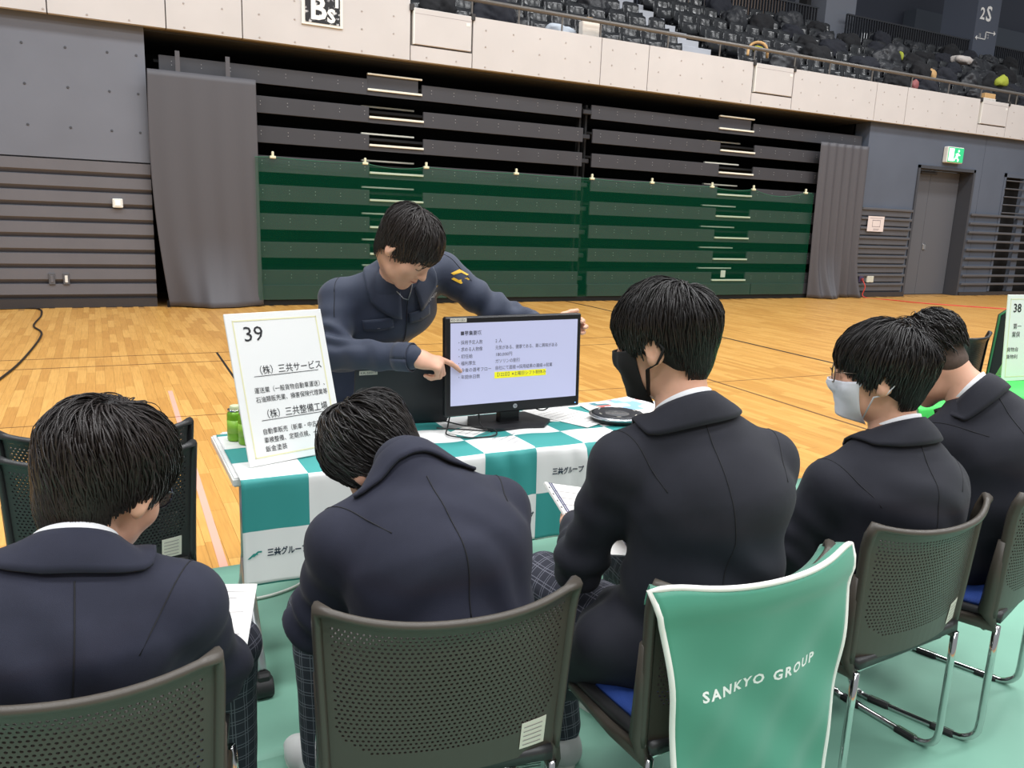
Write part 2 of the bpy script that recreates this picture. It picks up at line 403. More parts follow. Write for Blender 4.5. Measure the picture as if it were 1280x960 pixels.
# ---- green net over the lower stand
def net_mat():
    mt = bpy.data.materials.new('green_net'); mt.use_nodes = True; nt = mt.node_tree; nt.nodes.remove(nt.nodes['Principled BSDF'])
    d = nt.nodes.new('ShaderNodeBsdfDiffuse'); d.inputs[0].default_value = (*lin((22, 98, 70)), 1)
    t = nt.nodes.new('ShaderNodeBsdfTransparent'); t.inputs[0].default_value = (.93, 1, .95, 1)
    mx = nt.nodes.new('ShaderNodeMixShader'); mx.inputs[0].default_value = .24
    nt.links.new(t.outputs[0], mx.inputs[1]); nt.links.new(d.outputs[0], mx.inputs[2]); nt.links.new(mx.outputs[0], nt.nodes['Material Output'].inputs[0])
    return mt
clips = [2.46, 3.9, 4.94, 6.62, 8.19, 9.55, 11.03, 12.13, 13.61]
def nettop(x):
    for a, c in zip([1.6]+clips, clips+[15]):
        if a <= x <= c:
            t = (x-a)/(c-a); sag = {3.9: .055, 12.13: .11, 11.03: .05}.get(a, .018)
            return 2.27-sag*4*t*(1-t)
    return 2.27
nt = thing('safety_net', 'translucent green net hung across the lower half of the grandstand', 'net', (8, 12.9, 0))
def fn(u, v):
    x = 2.2+u*11.65; zt = nettop(x); return (x, 12.9+.012*math.sin(x*3.1)+.01*math.sin(x*7+v*3), .10+(zt-.10)*v)
NETM = net_mat()
MB().sheet(fn, 150, 12).build('mesh_cloth', NETM, nt, True)
MB().tube([(2.2+.1*i, 12.9+.012*math.sin((2.2+.1*i)*3.1), nettop(2.2+.1*i)) for i in range(117)], .006, 5).build('hem_cord', mat('net_cord', (40, 104, 80), .7), nt)
CLIP = mat('clip_cream', (226, 226, 196), .5)
ORD = ['leftmost', 'second', 'third', 'fourth', 'fifth', 'sixth', 'seventh', 'eighth', 'rightmost']
for i, x in enumerate(clips):
    c = thing('net_clip', ('%s cream clamp along the top edge of the green net' % ORD[i]) if i in (0, 8) else ('%s cream clamp from the left along the green net\'s top edge' % ORD[i]), 'clip', (x, 12.88, 2.26), 'clamps along the top of the green net')
    MB().bbox(x-.045, x+.045, 12.86, 12.92, 2.245, 2.285, .008).build('jaw', CLIP, c)
    MB().bbox(x-.018, x+.018, 12.87, 12.91, 2.28, 2.35, .008).build('grip', CLIP, c)

# ---- curtains at both ends
CUR = mat('curtain_grey', (82, 81, 86), .55, bump=.05, bscale=30)
def curtain(pts_top, pts_bot, y, zt, label, folds, amp, bunch):
    c = thing('curtain', label, 'curtain', ((pts_bot[0]+pts_bot[1])/2, y, 0))
    def fn(u, v):
        xb = pts_bot[0]+(pts_bot[1]-pts_bot[0])*u; xt = pts_top[0]+(pts_top[1]-pts_top[0])*u
        s = (1-v); e = max(0, 1-v*3.2)**2
        x = xt*v+xb*(1-v)+bunch*math.sin(v*math.pi)*(1 if u < .5 else .0)*(.5-u)
        dy = amp*(.35+.65*s)*math.sin(u*folds*2*math.pi+.8*math.sin(v*2.3))+e*.16*math.sin(u*folds*1.3+2)*1
        return (x+e*.05*math.sin(u*9), y-abs(e)*.12+dy, .015+(zt-.015)*v)
    o = MB().sheet(fn, 90, 40, .004).build('cloth', CUR, c, True)
    return c
cl = curtain((.775, 2.25), (.93, 2.27), 12.95, 3.36, 'grey curtain hanging at the left end of the grandstand', 4, .014, -.16)
for x in (1.18, 1.86):
    MB().box(x-.03, x+.03, 12.96, 12.98, 3.34, 3.64).build('hanging_strap', CUR, cl)
cr = curtain((13.93, 15.42), (14.02, 15.5), 12.9, 3.35, 'grey pleated curtain hanging at the right end of the grandstand', 6, .05, 0)

# ---- balcony front
FAS = mat('pale_concrete', (204, 200, 198), .8, var=.03, vscale=1.5)
YF = 12.95
wf = MB().box(-14, 34, YF+.03, YF+.11, 3.93, 4.66).build('wall_balcony', mat('joint_dark', (90, 86, 84), .8)); tag(wf, kind='structure')
bo = [-3.2, -.4, 1.05, 2.08, 4.66]
for x0, x1 in zip(bo[:-1], bo[1:]): MB().box(x0+.008, x1-.008, YF, YF+.1, 3.92, 4.82).build('fascia_panel', FAS, wf)
bo2 = [5.745, 8.275, 9.32, 11.88]; bo3 = [12.985, 15.48, 16.49, 19.1]; bo4 = [20.2, 22.7, 23.7, 26.3, 30]
for bb in (bo2, bo3, bo4):
    for x0, x1 in zip(bb[:-1], bb[1:]): MB().box(x0+.008, x1-.008, YF, YF+.1, 3.92, 4.72).build('fascia_panel', FAS, wf)
CHR = mat('dark_joint', (50, 48, 48), .6)
for x0, x1 in ((4.66, 5.745), (11.88, 12.985), (19.1, 20.2)):
    MB().box(x0+.008, x1-.008, YF, YF+.1, 3.92, 4.145).build('fascia_panel', FAS, wf)
    g = MB().bbox(x0+.045, x1-.03, YF-.02, YF+.06, 4.17, 4.715, .006).build('hatch_panel', FAS, wf)
    MB().box(x0+.035, x0+.06, YF-.03, YF+.04, 4.165, 4.7).build('hatch_edge', WHITE, g)
    MB().box(x0+.05, x1-.03, YF-.021, YF-.018, 4.628, 4.634).build('hatch_seam', GREY, g)
    MB().bbox(x1-.13, x1-.06, YF-.024, YF-.018, 4.55, 4.60, .003).build('hatch_latch', WHITE, g)
    for x in (x0+.02, x1): MB().bbox(x-.04, x+.03, YF-.03, YF+.1, 4.66, 4.76, .005).build('hatch_bracket', CHR, g)
pts = []
for bb in ([-1.2, 1.05], [1.05, 2.08], [2.08, 4.66], bo2[:2], bo2[1:3], bo2[2:], bo3[:2], bo3[1:3], bo3[2:], bo4[:2]):
    x = bb[0]+.24
    while x < bb[1]-.1:
        pts += [(x, z) for z in (4.54, 4.281, 3.962)]; x += .515
for x0 in (4.66, 11.88, 19.1): pts += [(x0+.28, 3.99), (x0+.8, 3.99)]
holes(wf, pts, YF-.002, .014, mat('tie_hole_pale', (176, 168, 164), .8))
MB().box(-14, 34, YF+.1, YF+.3, 4.62, 4.66).build('fascia_cap', FAS, wf)
# hand rail
RAIL = mat('rail_grey', (112, 108, 104), .4, .3)
ra = thing('balcony_rail', 'grey metal handrail along the top of the balcony front', 'handrail', (12, YF+.1, 4.7))
MB().tube([(5.0, YF+.02, 4.985), (30, YF+.02, 4.985)], .036, 10).build('top_rail', RAIL, ra, True)
for x in (5.73, 6.6, 7.45, 8.25, 9.75, 11.0, 11.89, 12.99, 14.0, 15.3, 16.6, 17.9, 19.1, 20.2, 20.5, 21.5, 22.6):
    MB().tube([(x, YF+.03, 4.6), (x, YF+.02, 4.98)], .016, 6).build('post', RAIL, ra)
# sign on the fascia
bsn = thing('block_sign', 'black square block sign with white border, letters B and S, on the balcony front', 'sign', (3.25, YF-.02, 4.24))
MB().box(2.935, 3.56, YF-.025, YF, 4.235, 4.82).build('board', WHITE, bsn)
def scuff_mat():
    mt = mat('scuffed_black', (22, 22, 26), .6); n = mt.node_tree
    tc = n.nodes['Texture Coordinate']; no = n.nodes.new('ShaderNodeTexNoise'); no.inputs['Scale'].default_value = 14; no.inputs['Detail'].default_value = 6
    r = n.nodes.new('ShaderNodeValToRGB'); r.color_ramp.elements[0].position = .56; r.color_ramp.elements[0].color = (.01, .01, .013, 1); r.color_ramp.elements[1].position = .66; r.color_ramp.elements[1].color = (.6, .6, .62, 1)
    n.links.new(tc.outputs['Object'], no.inputs[0]); n.links.new(no.outputs[0], r.inputs[0]); n.links.new(r.outputs[0], n.nodes['Principled BSDF'].inputs['Base Color'])
    return mt
MB().box(2.985, 3.515, YF-.03, YF-.024, 4.27, 4.79).build('face', scuff_mat(), bsn)
MW = lambda x, y, z: Matrix.Translation((x, y, z)) @ Matrix.Rotation(math.pi/2, 4, 'X')
LW = mat('letter_white', (245, 243, 240), .6)
letter('B', MW(3.05, YF-.033, 4.325), .46, LW, bsn, bold=.012)
letter('S', MW(3.32, YF-.033, 4.305), .26, LW, bsn, bold=.012)
letter('1', MW(3.4, YF-.033, 4.53), .26, LW, bsn, bold=.012)

# ---- upper stand
STEP = mat('stand_concrete', (58, 60, 66), .8)
us = MB()
for r in range(6):
    us.box(-4, 34, 13.2+.85*r, 18.6, 4.30+.46*r-.4, 4.42+.46*r)
us = us.build('floor_upper', STEP); tag(us, kind='structure')
wu = MB().box(-14, 34, 21, 21.3, 5, 13).build('wall_upper', mat('upper_dark', (58, 62, 74), .8)); tag(wu, kind='structure')
MB().box(16, 20.3, 20.9, 21, 6, 13).build('warm_panel', mat('upper_beige', (150, 128, 112), .8), wu)
MB().box(26, 34, 20.5, 21, 6, 9.2).build('lower_band', mat('upper_mid', (72, 78, 88), .8), wu)
CG = mat('corridor_glow', (235, 238, 240), .5, emit=.8)
for x in (16.9, 22.9): MB().box(x+1.0, x+1.35, 20.85, 20.9, 6.6, 8.2).build('lit_doorway', CG, wu)
cl1 = MB().box(18.9, 20.1, 17.9, 19.1, 5.5, 13).build('wall_pier', mat('pier_grey', (112, 116, 126), .8)); tag(cl1, kind='structure')
cl3 = MB().box(18.45, 18.62, 18.2, 18.5, 5.5, 13).build('wall_mullion', DARK); tag(cl3, kind='structure')
cl2 = MB().box(24.98, 26.12, 17.5, 18.7, 5.5, 13).build('wall_pillar', mat('pillar_grey', (84, 90, 104), .8)); tag(cl2, kind='structure')
letter('2', MW(25.13, 17.492, 8.2), .48, LW, cl2, bold=.01)
letter('S', MW(25.42, 17.492, 8.18), .62, LW, cl2, bold=.014)
b = MB(); y0 = 17.49
for x0, x1, z0, z1 in ((25.1, 25.55, 7.62, 7.645), (25.53, 25.555, 7.62, 7.86), (25.53, 25.95, 7.84, 7.865)): b.box(x0, x1, y0-.004, y0+.02, z0, z1)
b.prism([(0, 0), (.09, .07), (.09, -.07)], 0, .01, MW(25.03, y0, 7.632)); b.prism([(0, 0), (-.09, -.07), (-.09, .07)], 0, .01, MW(26.02, y0, 7.852))
b.build('direction_arrows', LW, cl2)
for x, z in ((25.2, 7.72), (25.2, 7.66), (25.6, 7.75), (25.6, 7.67)): letter('1-5', MW(x, y0-.002, z), .08, LW, cl2)
# balustrades
BAL = mat('balustrade_dark', (40, 42, 48), .5)
for x0, x1, lb in ((11.0, 18.3, 'dark slatted balustrade left of the pale pier, behind the top seats'), (19.45, 24.95, 'dark slatted balustrade between the pale pier and the 2S pillar'), (26.2, 30, 'dark slatted balustrade right of the 2S pillar')):
    f = thing('balustrade', lb, 'railing', ((x0+x1)/2, 17.6, 6.5))
    MB().box(x0, x1, 17.58, 17.63, 7.53, 7.57).build('top_rail', BAL, f)
    MB().box(x0, x1, 17.58, 17.63, 6.6, 6.65).build('bottom_rail', BAL, f)
    bmx = MB().box(-.012, .012, 17.575, 17.635, 6.62, 7.55).mesh('baluster'); bmx.materials.append(BAL); bmx.transform(Matrix.Translation(-Vector((0, 17.6, 6.5))))
    x = x0
    while x <= x1+.001:
        o = bpy.data.objects.new('baluster', bmx); COL.objects.link(o); o.parent = f; o.location = (x-(x0+x1)/2, 0, 0); x += .105
# aisle steps
for r in range(5):
    for h in (0, 1):
        y0, z0 = 13.28+.85*r+.425*h, 4.66+.46*r+.23*h
        tag(MB().bbox(10.95, 11.75, y0, y0+.5, z0-.3, z0, .008).build('aisle_step', mat('step_pale', (176, 178, 184), .7), us))
# seats
SEAT = mat('seat_black', (34, 35, 38), .2)
def seat_mesh():
    b = MB()
    def back(u, v):
        a = (u-.5)*2; x = a*.215*(1-.06*v); return (x, .05+.06*a*a*-1+.10*v+.03*math.sin(v*3), .38+.46*v-.05*abs(a)**4*v)
    b.sheet(back, 8, 5, .018)
    def pan(u, v):
        a = (u-.5)*2; return (a*.21, .02-.05*a*a-.09*v*(1-v)-.03, .30+.30*v+.015*a*a)
    b.sheet(pan, 8, 4, .02)
    b.box(-.2, .2, .02, .09, .26, .33); b.box(-.02, .02, .04, .10, .0, .3)
    me = b.mesh('stadium_seat'); me.shade_smooth(); me.materials.append(SEAT); return me
SM = seat_mesh(); seats = []
for r in range(5):
    y, z = 13.72+.85*r, 4.42+.46*r
    x = [4.9, 6.2, 7.6, 9.0, 10.2][r]; xe = [22.5, 23.5, 24.5, 25.6, 26.5][r]
    while x < xe:
        if not (10.7 < x < 11.95) and not (r == 4 and 18.3 < x < 20.2):
            o = bpy.data.objects.new('stadium_seat', SM); COL.objects.link(o); o.location = (x, y, z)
            rn = ['front row', 'second row', 'third row', 'fourth row', 'rearmost row'][r]; sd = 'left' if x < 11 else 'right'
            tag(o, 'black tip-up seat, %s of the upper stand, %s of the aisle steps' % (rn, sd), 'seat', 'seats in the %s, %s of the aisle steps' % (rn, sd)); seats.append((x, y, z, r))
        x += .5
# heaped coats and bags on the seats
from mathutils import noise as NZ
def heap(loc, sx, sy_, sz, m, seed, name, label, cat, group=None):
    bm = bmesh.new(); bmesh.ops.create_icosphere(bm, subdivisions=4 if cat == 'coat' else 3, radius=1); rr = random.Random(seed)
    ph = [rr.random()*6 for _ in range(6)]
    for v in bm.verts:
        p = v.co.copy(); f = 1+.14*math.sin(4*p.x+ph[0]+2*p.z)+.12*math.sin(5*p.y+ph[1]+3*p.x)+.09*abs(math.sin(7*p.z+ph[2]+4*p.x))+.06*math.sin(11*p.x+9*p.y+ph[3])+(.16*abs(NZ.noise(p*2.2+Vector((seed, 0, 0))))+.22*(.5-abs(NZ.noise(p*4.5+Vector((0, seed, 0)))))-.08 if cat == 'coat' else 0)
        z = p.z*f*sz
        if z < -sz*.6: z = -sz*.6
        v.co = Vector((p.x*f*sx, p.y*f*sy_, z+sz*.6))
    me = bpy.data.meshes.new(name); bm.to_mesh(me); bm.free(); me.shade_smooth(); me.materials.append(m)
    o = bpy.data.objects.new(name, me); COL.objects.link(o); o.location = loc; return tag(o, label, cat, group)
COATS = [mat('coat_black', (24, 24, 28), .85), mat('coat_navy', (28, 30, 40), .8), mat('coat_shiny', (36, 37, 42), .45)]
rr = random.Random(4)
spots0 = [s for s in seats if (s[0] > 13.2 and rr.random() < .2+.6*(s[0] > 15.5)) or (s[0] < 11 and rr.random() < .22)]
spots = []
for s_ in spots0:
    if all(abs(s_[0]-q[0]) > .72 or s_[3] != q[3] for q in spots): spots.append(s_)
for i, (x, y, z, r) in enumerate(spots):
    rn = ['front row', 'second row', 'third row', 'fourth row', 'rearmost row'][r]; sd = 'left' if x < 11 else 'right'; heap((x+rr.uniform(-.1, .1), y-.1, z+.36), .26+.14*rr.random(), .2, .2+.12*rr.random(), COATS[i % 3], i, 'coat', 'dark coat heaped on seats of the %s, %s of the aisle steps' % (rn, sd), 'coat', 'dark coats on the %s, %s of the aisle steps' % (rn, sd))
YEL = mat('bag_yellow', (200, 188, 30), .6); TAN = mat('bag_tan', (206, 164, 110), .7); LIME = mat('bag_lime', (170, 178, 60), .7)
heap((13.0, 14.1, 5.22), .16, .12, .07, YEL, 91, 'yellow_bag', 'flat bright yellow bag on a seat behind the handrail', 'bag')
heap((19.2, 14.45, 5.35), .13, .1, .16, TAN, 92, 'tan_bag', 'small tan bag among the dark coats', 'bag')
heap((21.28, 13.95, 5.36), .16, .12, .15, LIME, 93, 'lime_bag', 'lime yellow bag near the right edge of the upper stand', 'bag')
heap((22.3, 15.9, 6.3), .33, .2, .14, mat('cloth_white', (225, 215, 208), .7), 94, 'white_garment', 'crumpled white garment on top of the dark coats', 'garment')
heap((17.43, 13.55, 4.84), .09, .08, .13, mat('bag_pink', (150, 84, 84), .6), 95, 'red_bag', 'dull red bag hanging behind the handrail', 'bag')
heap((7.65, 13.4, 4.72), .3, .15, .13, mat('cloth_pale', (196, 204, 214), .6), 96, 'pale_jacket', 'pale grey jacket on the front row seats behind the handrail', 'jacket')
heap((14.05, 14.3, 5.2), .2, .14, .13, mat('cloth_white', (225, 215, 208), .7), 97, 'white_towel', 'small white towel on a seat in the second row', 'towel')
heap((14.9, 16.2, 6.2), .26, .14, .12, mat('cloth_white', (225, 215, 208), .7), 98, 'sun_hat', 'white cap and scarf on a seat in the back rows', 'cap')
heap((18.9, 15.2, 5.9), .07, .07, .13, LIME, 99, 'green_pouch', 'pale green pouch hanging among the dark coats', 'bag')
pb = thing('paper_bag', 'white paper carrier bag standing behind the handrail near the left hatch', 'paper bag', (8.15, 13.2, 4.66))
MB().bbox(7.96, 8.32, 13.12, 13.26, 4.66, 5.0, .01).build('bag_body', mat('bag_white', (238, 230, 220), .7), pb)
MB().tube([(8.05, 13.19, 5.0), (8.08, 13.19, 5.08), (8.2, 13.19, 5.08), (8.23, 13.19, 5.0)], .008, 6).build('handle', TAN, pb)
pb = thing('carton', 'tan and white carton standing behind the handrail near the right hatch', 'carton', (20.0, 13.4, 4.66))
MB().bbox(19.72, 20.2, 13.3, 13.55, 4.66, 4.86, .01).build('carton_body', mat('bag_white', (238, 230, 220), .7), pb)
MB().bbox(19.78, 20.2, 13.32, 13.53, 4.85, 4.98, .01).build('carton_top', TAN, pb)
sw = thing('rope_coil', 'straw coloured strap coil behind the handrail beside the middle hatch', 'strap', (12.4, 13.6, 4.9))
MB().tube([(12.1+.5*t, 13.4+.1*math.sin(6*t), 4.95+.28*math.sin(math.pi*t)) for t in [i/12 for i in range(13)]], .03, 6).build('strap', TAN, sw, True)

# ---- cables on the floor
def cable(name, pts, r, m, label, sub=6):
    ps = [Vector(p) for p in pts]; out = []
    for i in range(len(ps)-1):
        p0, p1, p2, p3 = ps[max(i-1, 0)], ps[i], ps[i+1], ps[min(i+2, len(ps)-1)]
        for k in range(sub):
            t = k/sub; out.append(.5*((2*p1)+(p2-p0)*t+(2*p0-5*p1+4*p2-p3)*t*t+(3*p1-p0-3*p2+p3)*t**3))
    out.append(ps[-1]); o = MB().tube(out, r, 6).build(name, m, None, True)
    return tag(o, label, 'cable')
cable('floor_cable', [(-1.3, 12.95, .012), (-.8, 12.93, .012), (-.70, 12.2, .012), (-.73, 11.15, .012), (-.61, 10.4, .012), (-.68, 8.8, .012), (-.79, 7.8, .012), (-.95, 6.9, .012)], .011, BLK, 'dark cable snaking over the wooden floor at the far left')
cable('power_lead', [(15.83, YW-.1, .41), (15.86, 12.92, .25), (15.85, 12.9, .01), (16.0, 12.2, .01), (16.2, 11.5, .01), (17.4, 10.1, .01), (18.5, 9.4, .01)], .012, mat('cord_red', (216, 74, 62), .5), 'thin red cord running from the wall socket over the floor')
cable('white_cable', [(-.1, 3.1, .012), (.33, 3.06, .012), (.47, 3.0, .012), (.64, 3.05, .012), (.8, 3.2, .012), (1.2, 3.25, .012)], .006, WHITE, 'white cable on the green sheet under the table')
# ================================================================== FURNITURE
PLAS = mat('chair_plastic', (72, 66, 59), .42, bump=.03, bscale=400); CHROME = mat('chrome', (205, 205, 205), .12, 1)
PLASD = mat('chair_plastic_dark', (44, 44, 45), .4); BLUE = mat('seat_mesh_blue', (44, 78, 160), .7, bump=.4, bscale=500)
RUB = mat('rubber', (30, 30, 31), .6); STK = mat('sticker', (226, 220, 206), .6); INK = mat('ink', (30, 30, 34), .7)
def back_pt(u, v, off=0):
    """chair back, u -1..1 across, v 0..1 up; faces +Y"""
    w = .232+.018*v
    x = u*w
    fl = max(0, (v-.8)/.2)
    y = -.205-.045*v+.062*u*u*(.55+.45*v)-.022*fl*fl*(1-.3*u*u)
    z = .425+.355*v+.024*abs(u)**3*v
    return Vector((x, y-off, z))
def back_n(u, v):
    e = .01; du = back_pt(u+e, v)-back_pt(u-e, v); dv = back_pt(u, v+e)-back_pt(u, v-e)
    n = du.cross(dv); return n.normalized()
def build_chair(label):
    t = thing('stacking_chair', label, 'chair')
    # perforated shell: staggered cells each with a real hole
    b = MB(); nu, nv = 42, 30; v0, v1 = .17, .95; us = .92
    k8 = [(math.cos(a*math.pi/4+math.pi/8), math.sin(a*math.pi/4+math.pi/8)) for a in range(8)]
    for j in range(nv):
        va, vb = v0+(v1-v0)*j/nv, v0+(v1-v0)*(j+1)/nv; sh = .5*(j % 2)
        edges = [-us]+[-us+2*us*(i+sh)/nu for i in range(1 if sh == 0 else 0, nu+1)]
        edges = [e for e in edges if e <= us+1e-6]
        if edges[-1] < us-1e-6: edges.append(us)
        # rounded lower corners have no holes
        for ua, ub in zip(edges[:-1], edges[1:]):
            if ub-ua < 1e-6: continue
            full = (ub-ua) > 1.9*us/nu
            lim = us*(1-.35*max(0, 1-(j+1)/7)**2)
            if not full or max(abs(ua), abs(ub)) > lim or (j == nv-1):
                b.add([back_pt(ua, va), back_pt(ub, va), back_pt(ub, vb), back_pt(ua, vb)], [(0, 1, 2, 3)]); continue
            uc, vc = (ua+ub)/2, (va+vb)/2; hu, hv = (ub-ua)*.29, (vb-va)*.29
            ring = [back_pt(uc+hu*c, vc+hv*s_) for c, s_ in k8]
            inn = [p-back_n(uc, vc)*.005 for p in ring]
            corner = [back_pt(ub, vb), back_pt(ua, vb), back_pt(ua, va), back_pt(ub, va)]
            fs = [(0, 8, 1), (1, 8, 9, 2), (2, 9, 3), (3, 9, 10, 4), (4, 10, 5), (5, 10, 11, 6), (6, 11, 7), (7, 11, 8, 0)]
            b.add(ring+corner, [f[::-1] for f in fs])
            b.add(ring+inn, [(k, (k+1) % 8, 8+(k+1) % 8, 8+k) for k in range(8)])
    # solid margins
    b.sheet(lambda u, v: back_pt(-us+2*us*u, v0*v), 16, 3)
    b.sheet(lambda u, v: back_pt(-us+2*us*u, v1+(1-v1)*v), 24, 2)
    for s_ in (-1, 1):
        b.sheet(lambda u, v: back_pt(s_*(us+(1-us)*u), v), 2, 16)
    b.build('backrest', PLAS, t, False)
    # rim
    rim = [back_pt(-1, v, -.004) for v in [i/12 for i in range(13)]]+[back_pt(u, 1, -.004) for u in [-.9+.1*i for i in range(19)]]+[back_pt(1, 1-i/12, -.004) for i in range(13)]
    rs = [(.016, .010)]*13+[(.009, .008)]*19+[(.016, .010)]*13
    MB().tube(rim, rs, 8, flat=(0, 1, 0)).build('back_rim', PLAS, t, True)
    for s_ in (-1, 1):
        # side upright and the elbow that carries the seat
        pts = [back_pt(s_, .62, -.012), back_pt(s_, .3, -.014), back_pt(s_*1.0, .02, -.016), Vector((s_*.228, -.180, .40)), Vector((s_*.226, -.06, .392)), Vector((s_*.216, .12, .395))]
        MB().tube(pts, [(.014, .012), (.02, .014), (.024, .016), (.022, .018), (.017, .016), (.012, .012)], 8, flat=(0, 1, 0)).build('side_arm', PLAS, t, True)
    # seat
    def seat(u, v):
        a = (u-.5)*2; x = a*(.222-.012*v*v); y = -.19+.42*v
        z = .424-.012*(1-a*a)*math.sin(math.pi*min(1, v*1.1))-.03*max(0, v-.82)**1*5*.2+.012*(1-v)**2
        return (x, y, z)
    MB().sheet(seat, 14, 14, .028).build('seat_shell', PLASD, t, True)
    MB().sheet(lambda u, v: Vector(seat(.05+.9*u, .06+.86*v))+Vector((0, 0, .010+.016*math.sin(math.pi*u)**.4*math.sin(math.pi*v)**.4)), 14, 14, .012).build('seat_pad', BLUE, t, True)
    for s_ in (-1, 1):
        X = s_*.226
        pts = [(X*.99, -.185, .40), (X, -.185, .30), (X, -.185, .09)]
        for a in range(1, 7):
            q = math.pi/2*a/6; pts.append((X, -.185+.06*(1-math.cos(q)), .075-.06*math.sin(q)+.0))
        pts += [(X, .0, .0145), (X, .14, .0145)]
        for a in range(1, 7):
            q = math.pi/2*a/6; pts.append((X, .14+.06*math.sin(q), .0145+.06*(1-math.cos(q))))
        pts += [(X*.99, .19, .25), (X*.97, .16, .385)]
        MB().tube(pts, .0105, 8).build('leg', CHROME, t, True)
        for y in (-.09, .10):
            MB().bbox(X-.014, X+.014, y-.035, y+.035, .0, .024, .006).build('glide', RUB, t)
    MB().tube([(-.21, -.15, .375), (.21, -.15, .375)], .009, 8).build('crossbar', CHROME, t, True)
    MB().tube([(-.21, .14, .375), (.21, .14, .375)], .009, 8).build('crossbar', CHROME, t, True)
    # sticker, lower right of the back
    def stk(u, v, o=.0018): 
        p = back_pt(.63+.24*u, .06+.17*v); return p-back_n(.7, .1)*-o if back_n(.7, .1).y < 0 else p-back_n(.7, .1)*o
    stp = MB().sheet(lambda u, v: stk(u, v), 3, 2, .0006).build('sticker', STK, t)
    bb = MB()
    for r in range(5): bb.sheet(lambda u, v: stk(.1+.75*u, .12+.17*r+.03*v, .0026), 3, 1)
    bb.build('sticker_print', mat('print_grey', (150, 140, 142), .7), stp)
    return t
def place(o, x, y, rz, z=0, rx=0):
    o.location = (x, y, z); o.rotation_euler = (rx, 0, math.radians(rz)); ORG[o.name] = Vector((x, y, z))
ch1 = build_chair('perforated grey-brown chair of the bespectacled student at the lower left')
def chair_copy(label, x, y, rz, z=0):
    c = copy_tree(ch1); c['label'] = label; place(c, x, y, rz, z); return c
place(ch1, -.06, 1.487, -14)
ch2 = chair_copy('perforated grey-brown chair of the hunched student, with a paper sticker, front centre', .592, 1.477, -10)
ch3 = chair_copy('chair under the green fabric cover, seating the student in the black mask', 1.187, 1.37, 2)
ch4 = chair_copy('perforated chair of the student in the white mask', 1.868, 1.435, 4.5)
ch5 = chair_copy('perforated chair at the right edge of the photo, seating the student with bowed head', 2.41, 1.485, 18)
che = [chair_copy('empty chair by the table\'s left end, lower one of the stacked pair', -.025, 2.69, 0),
       chair_copy('empty chair by the table\'s left end, upper one of the stacked pair', -.025, 2.765, 0, .05)]
for c in che:
    for ch in c.children:
        if ch.name.startswith(('backrest', 'back_rim', 'side_arm')):
            ch.data = ch.data.copy(); ch.data.materials.clear(); ch.data.materials.append(PLASD)
for c in (ch1, ch2, ch3, ch4, ch5, *che): c['group'] = 'perforated stacking chairs'

# ---- fabric cover on the chair of the student in the black mask
COVER = mat('cover_green', (72, 146, 122), .5, var=.05, vscale=5, sheen=.2); PIPE = mat('piping_white', (238, 236, 230), .6)
cv = thing('chair_cover', 'teal green chair cover with white piping and company lettering', 'chair cover')
place(cv, 1.187, 1.37, 2); ORG[cv.name] = Vector((0, 0, 0))
def cover_pt(a, s, off=0):
    """a -1..1 across, s 0 (top) .. 1 (bottom hem)"""
    if s < .12: w = .288-.9*s*.2
    else: w = .266-.035*math.sin(min(1, (s-.12)/.5)*math.pi/2)-.03*max(0, s-.55)
    x = a*w
    top = back_pt(max(-1, min(1, a)), 1)
    z = (.78+.024)*(1-s)+.16*s+(top.z-.78)*(1-s)**6-.020*max(0, (abs(a)-.72)/.28)**2.2*(1-s)**5
    y = (top.y-.018)*(1-s)**5+(-.272+.004*a*a)*(1-(1-s)**5)
    y -= .010*math.sin(math.pi*min(1, s*9)) if s < .111 else 0
    y += .008*math.sin(9*s+3*a)*math.sin(5*a+4*s)*min(1, s*3)+.004*math.sin(17*s-6*a)*min(1, s*3)
    return Vector((x, y-off, z))
MB().sheet(lambda u, v: cover_pt(2*u-1, v), 40, 50, .003).build('rear_panel', COVER, cv, True)
def front_pt(a, s):
    p = back_pt(max(-1, min(1, a)), 1-.16*s, -.026); q = cover_pt(a, 0)
    t = min(1, s*6); return Vector((q.x*(1-t)+p.x*t, q.y*(1-t)+p.y*t, q.z*(1-t)+p.z*t))
MB().sheet(lambda u, v: front_pt(1-2*u, v), 24, 14, .002).build('front_flap', COVER, cv, True)
pp = [cover_pt(-1, 1-i/30, -.001) for i in range(31)]+[cover_pt(-1+i/15, 0, -.001) for i in range(1, 31)]+[cover_pt(1, i/30, -.001) for i in range(1, 31)]
MB().tube(pp, .0068, 6).build('piping', PIPE, cv, True)
MB().tube([cover_pt(-1+i/12, 1, -.001) for i in range(25)], .004, 6).build('hem_piping', PIPE, cv, True)
letter('SANKYO GROUP', None, .031, mat('cover_letter', (240, 242, 238), .6), cv, bold=.0010, align='CENTER', width=.325, space=1.3,
       fn=lambda x, y: cover_pt((x-.012)/.235, .36-y/.64, .0035))

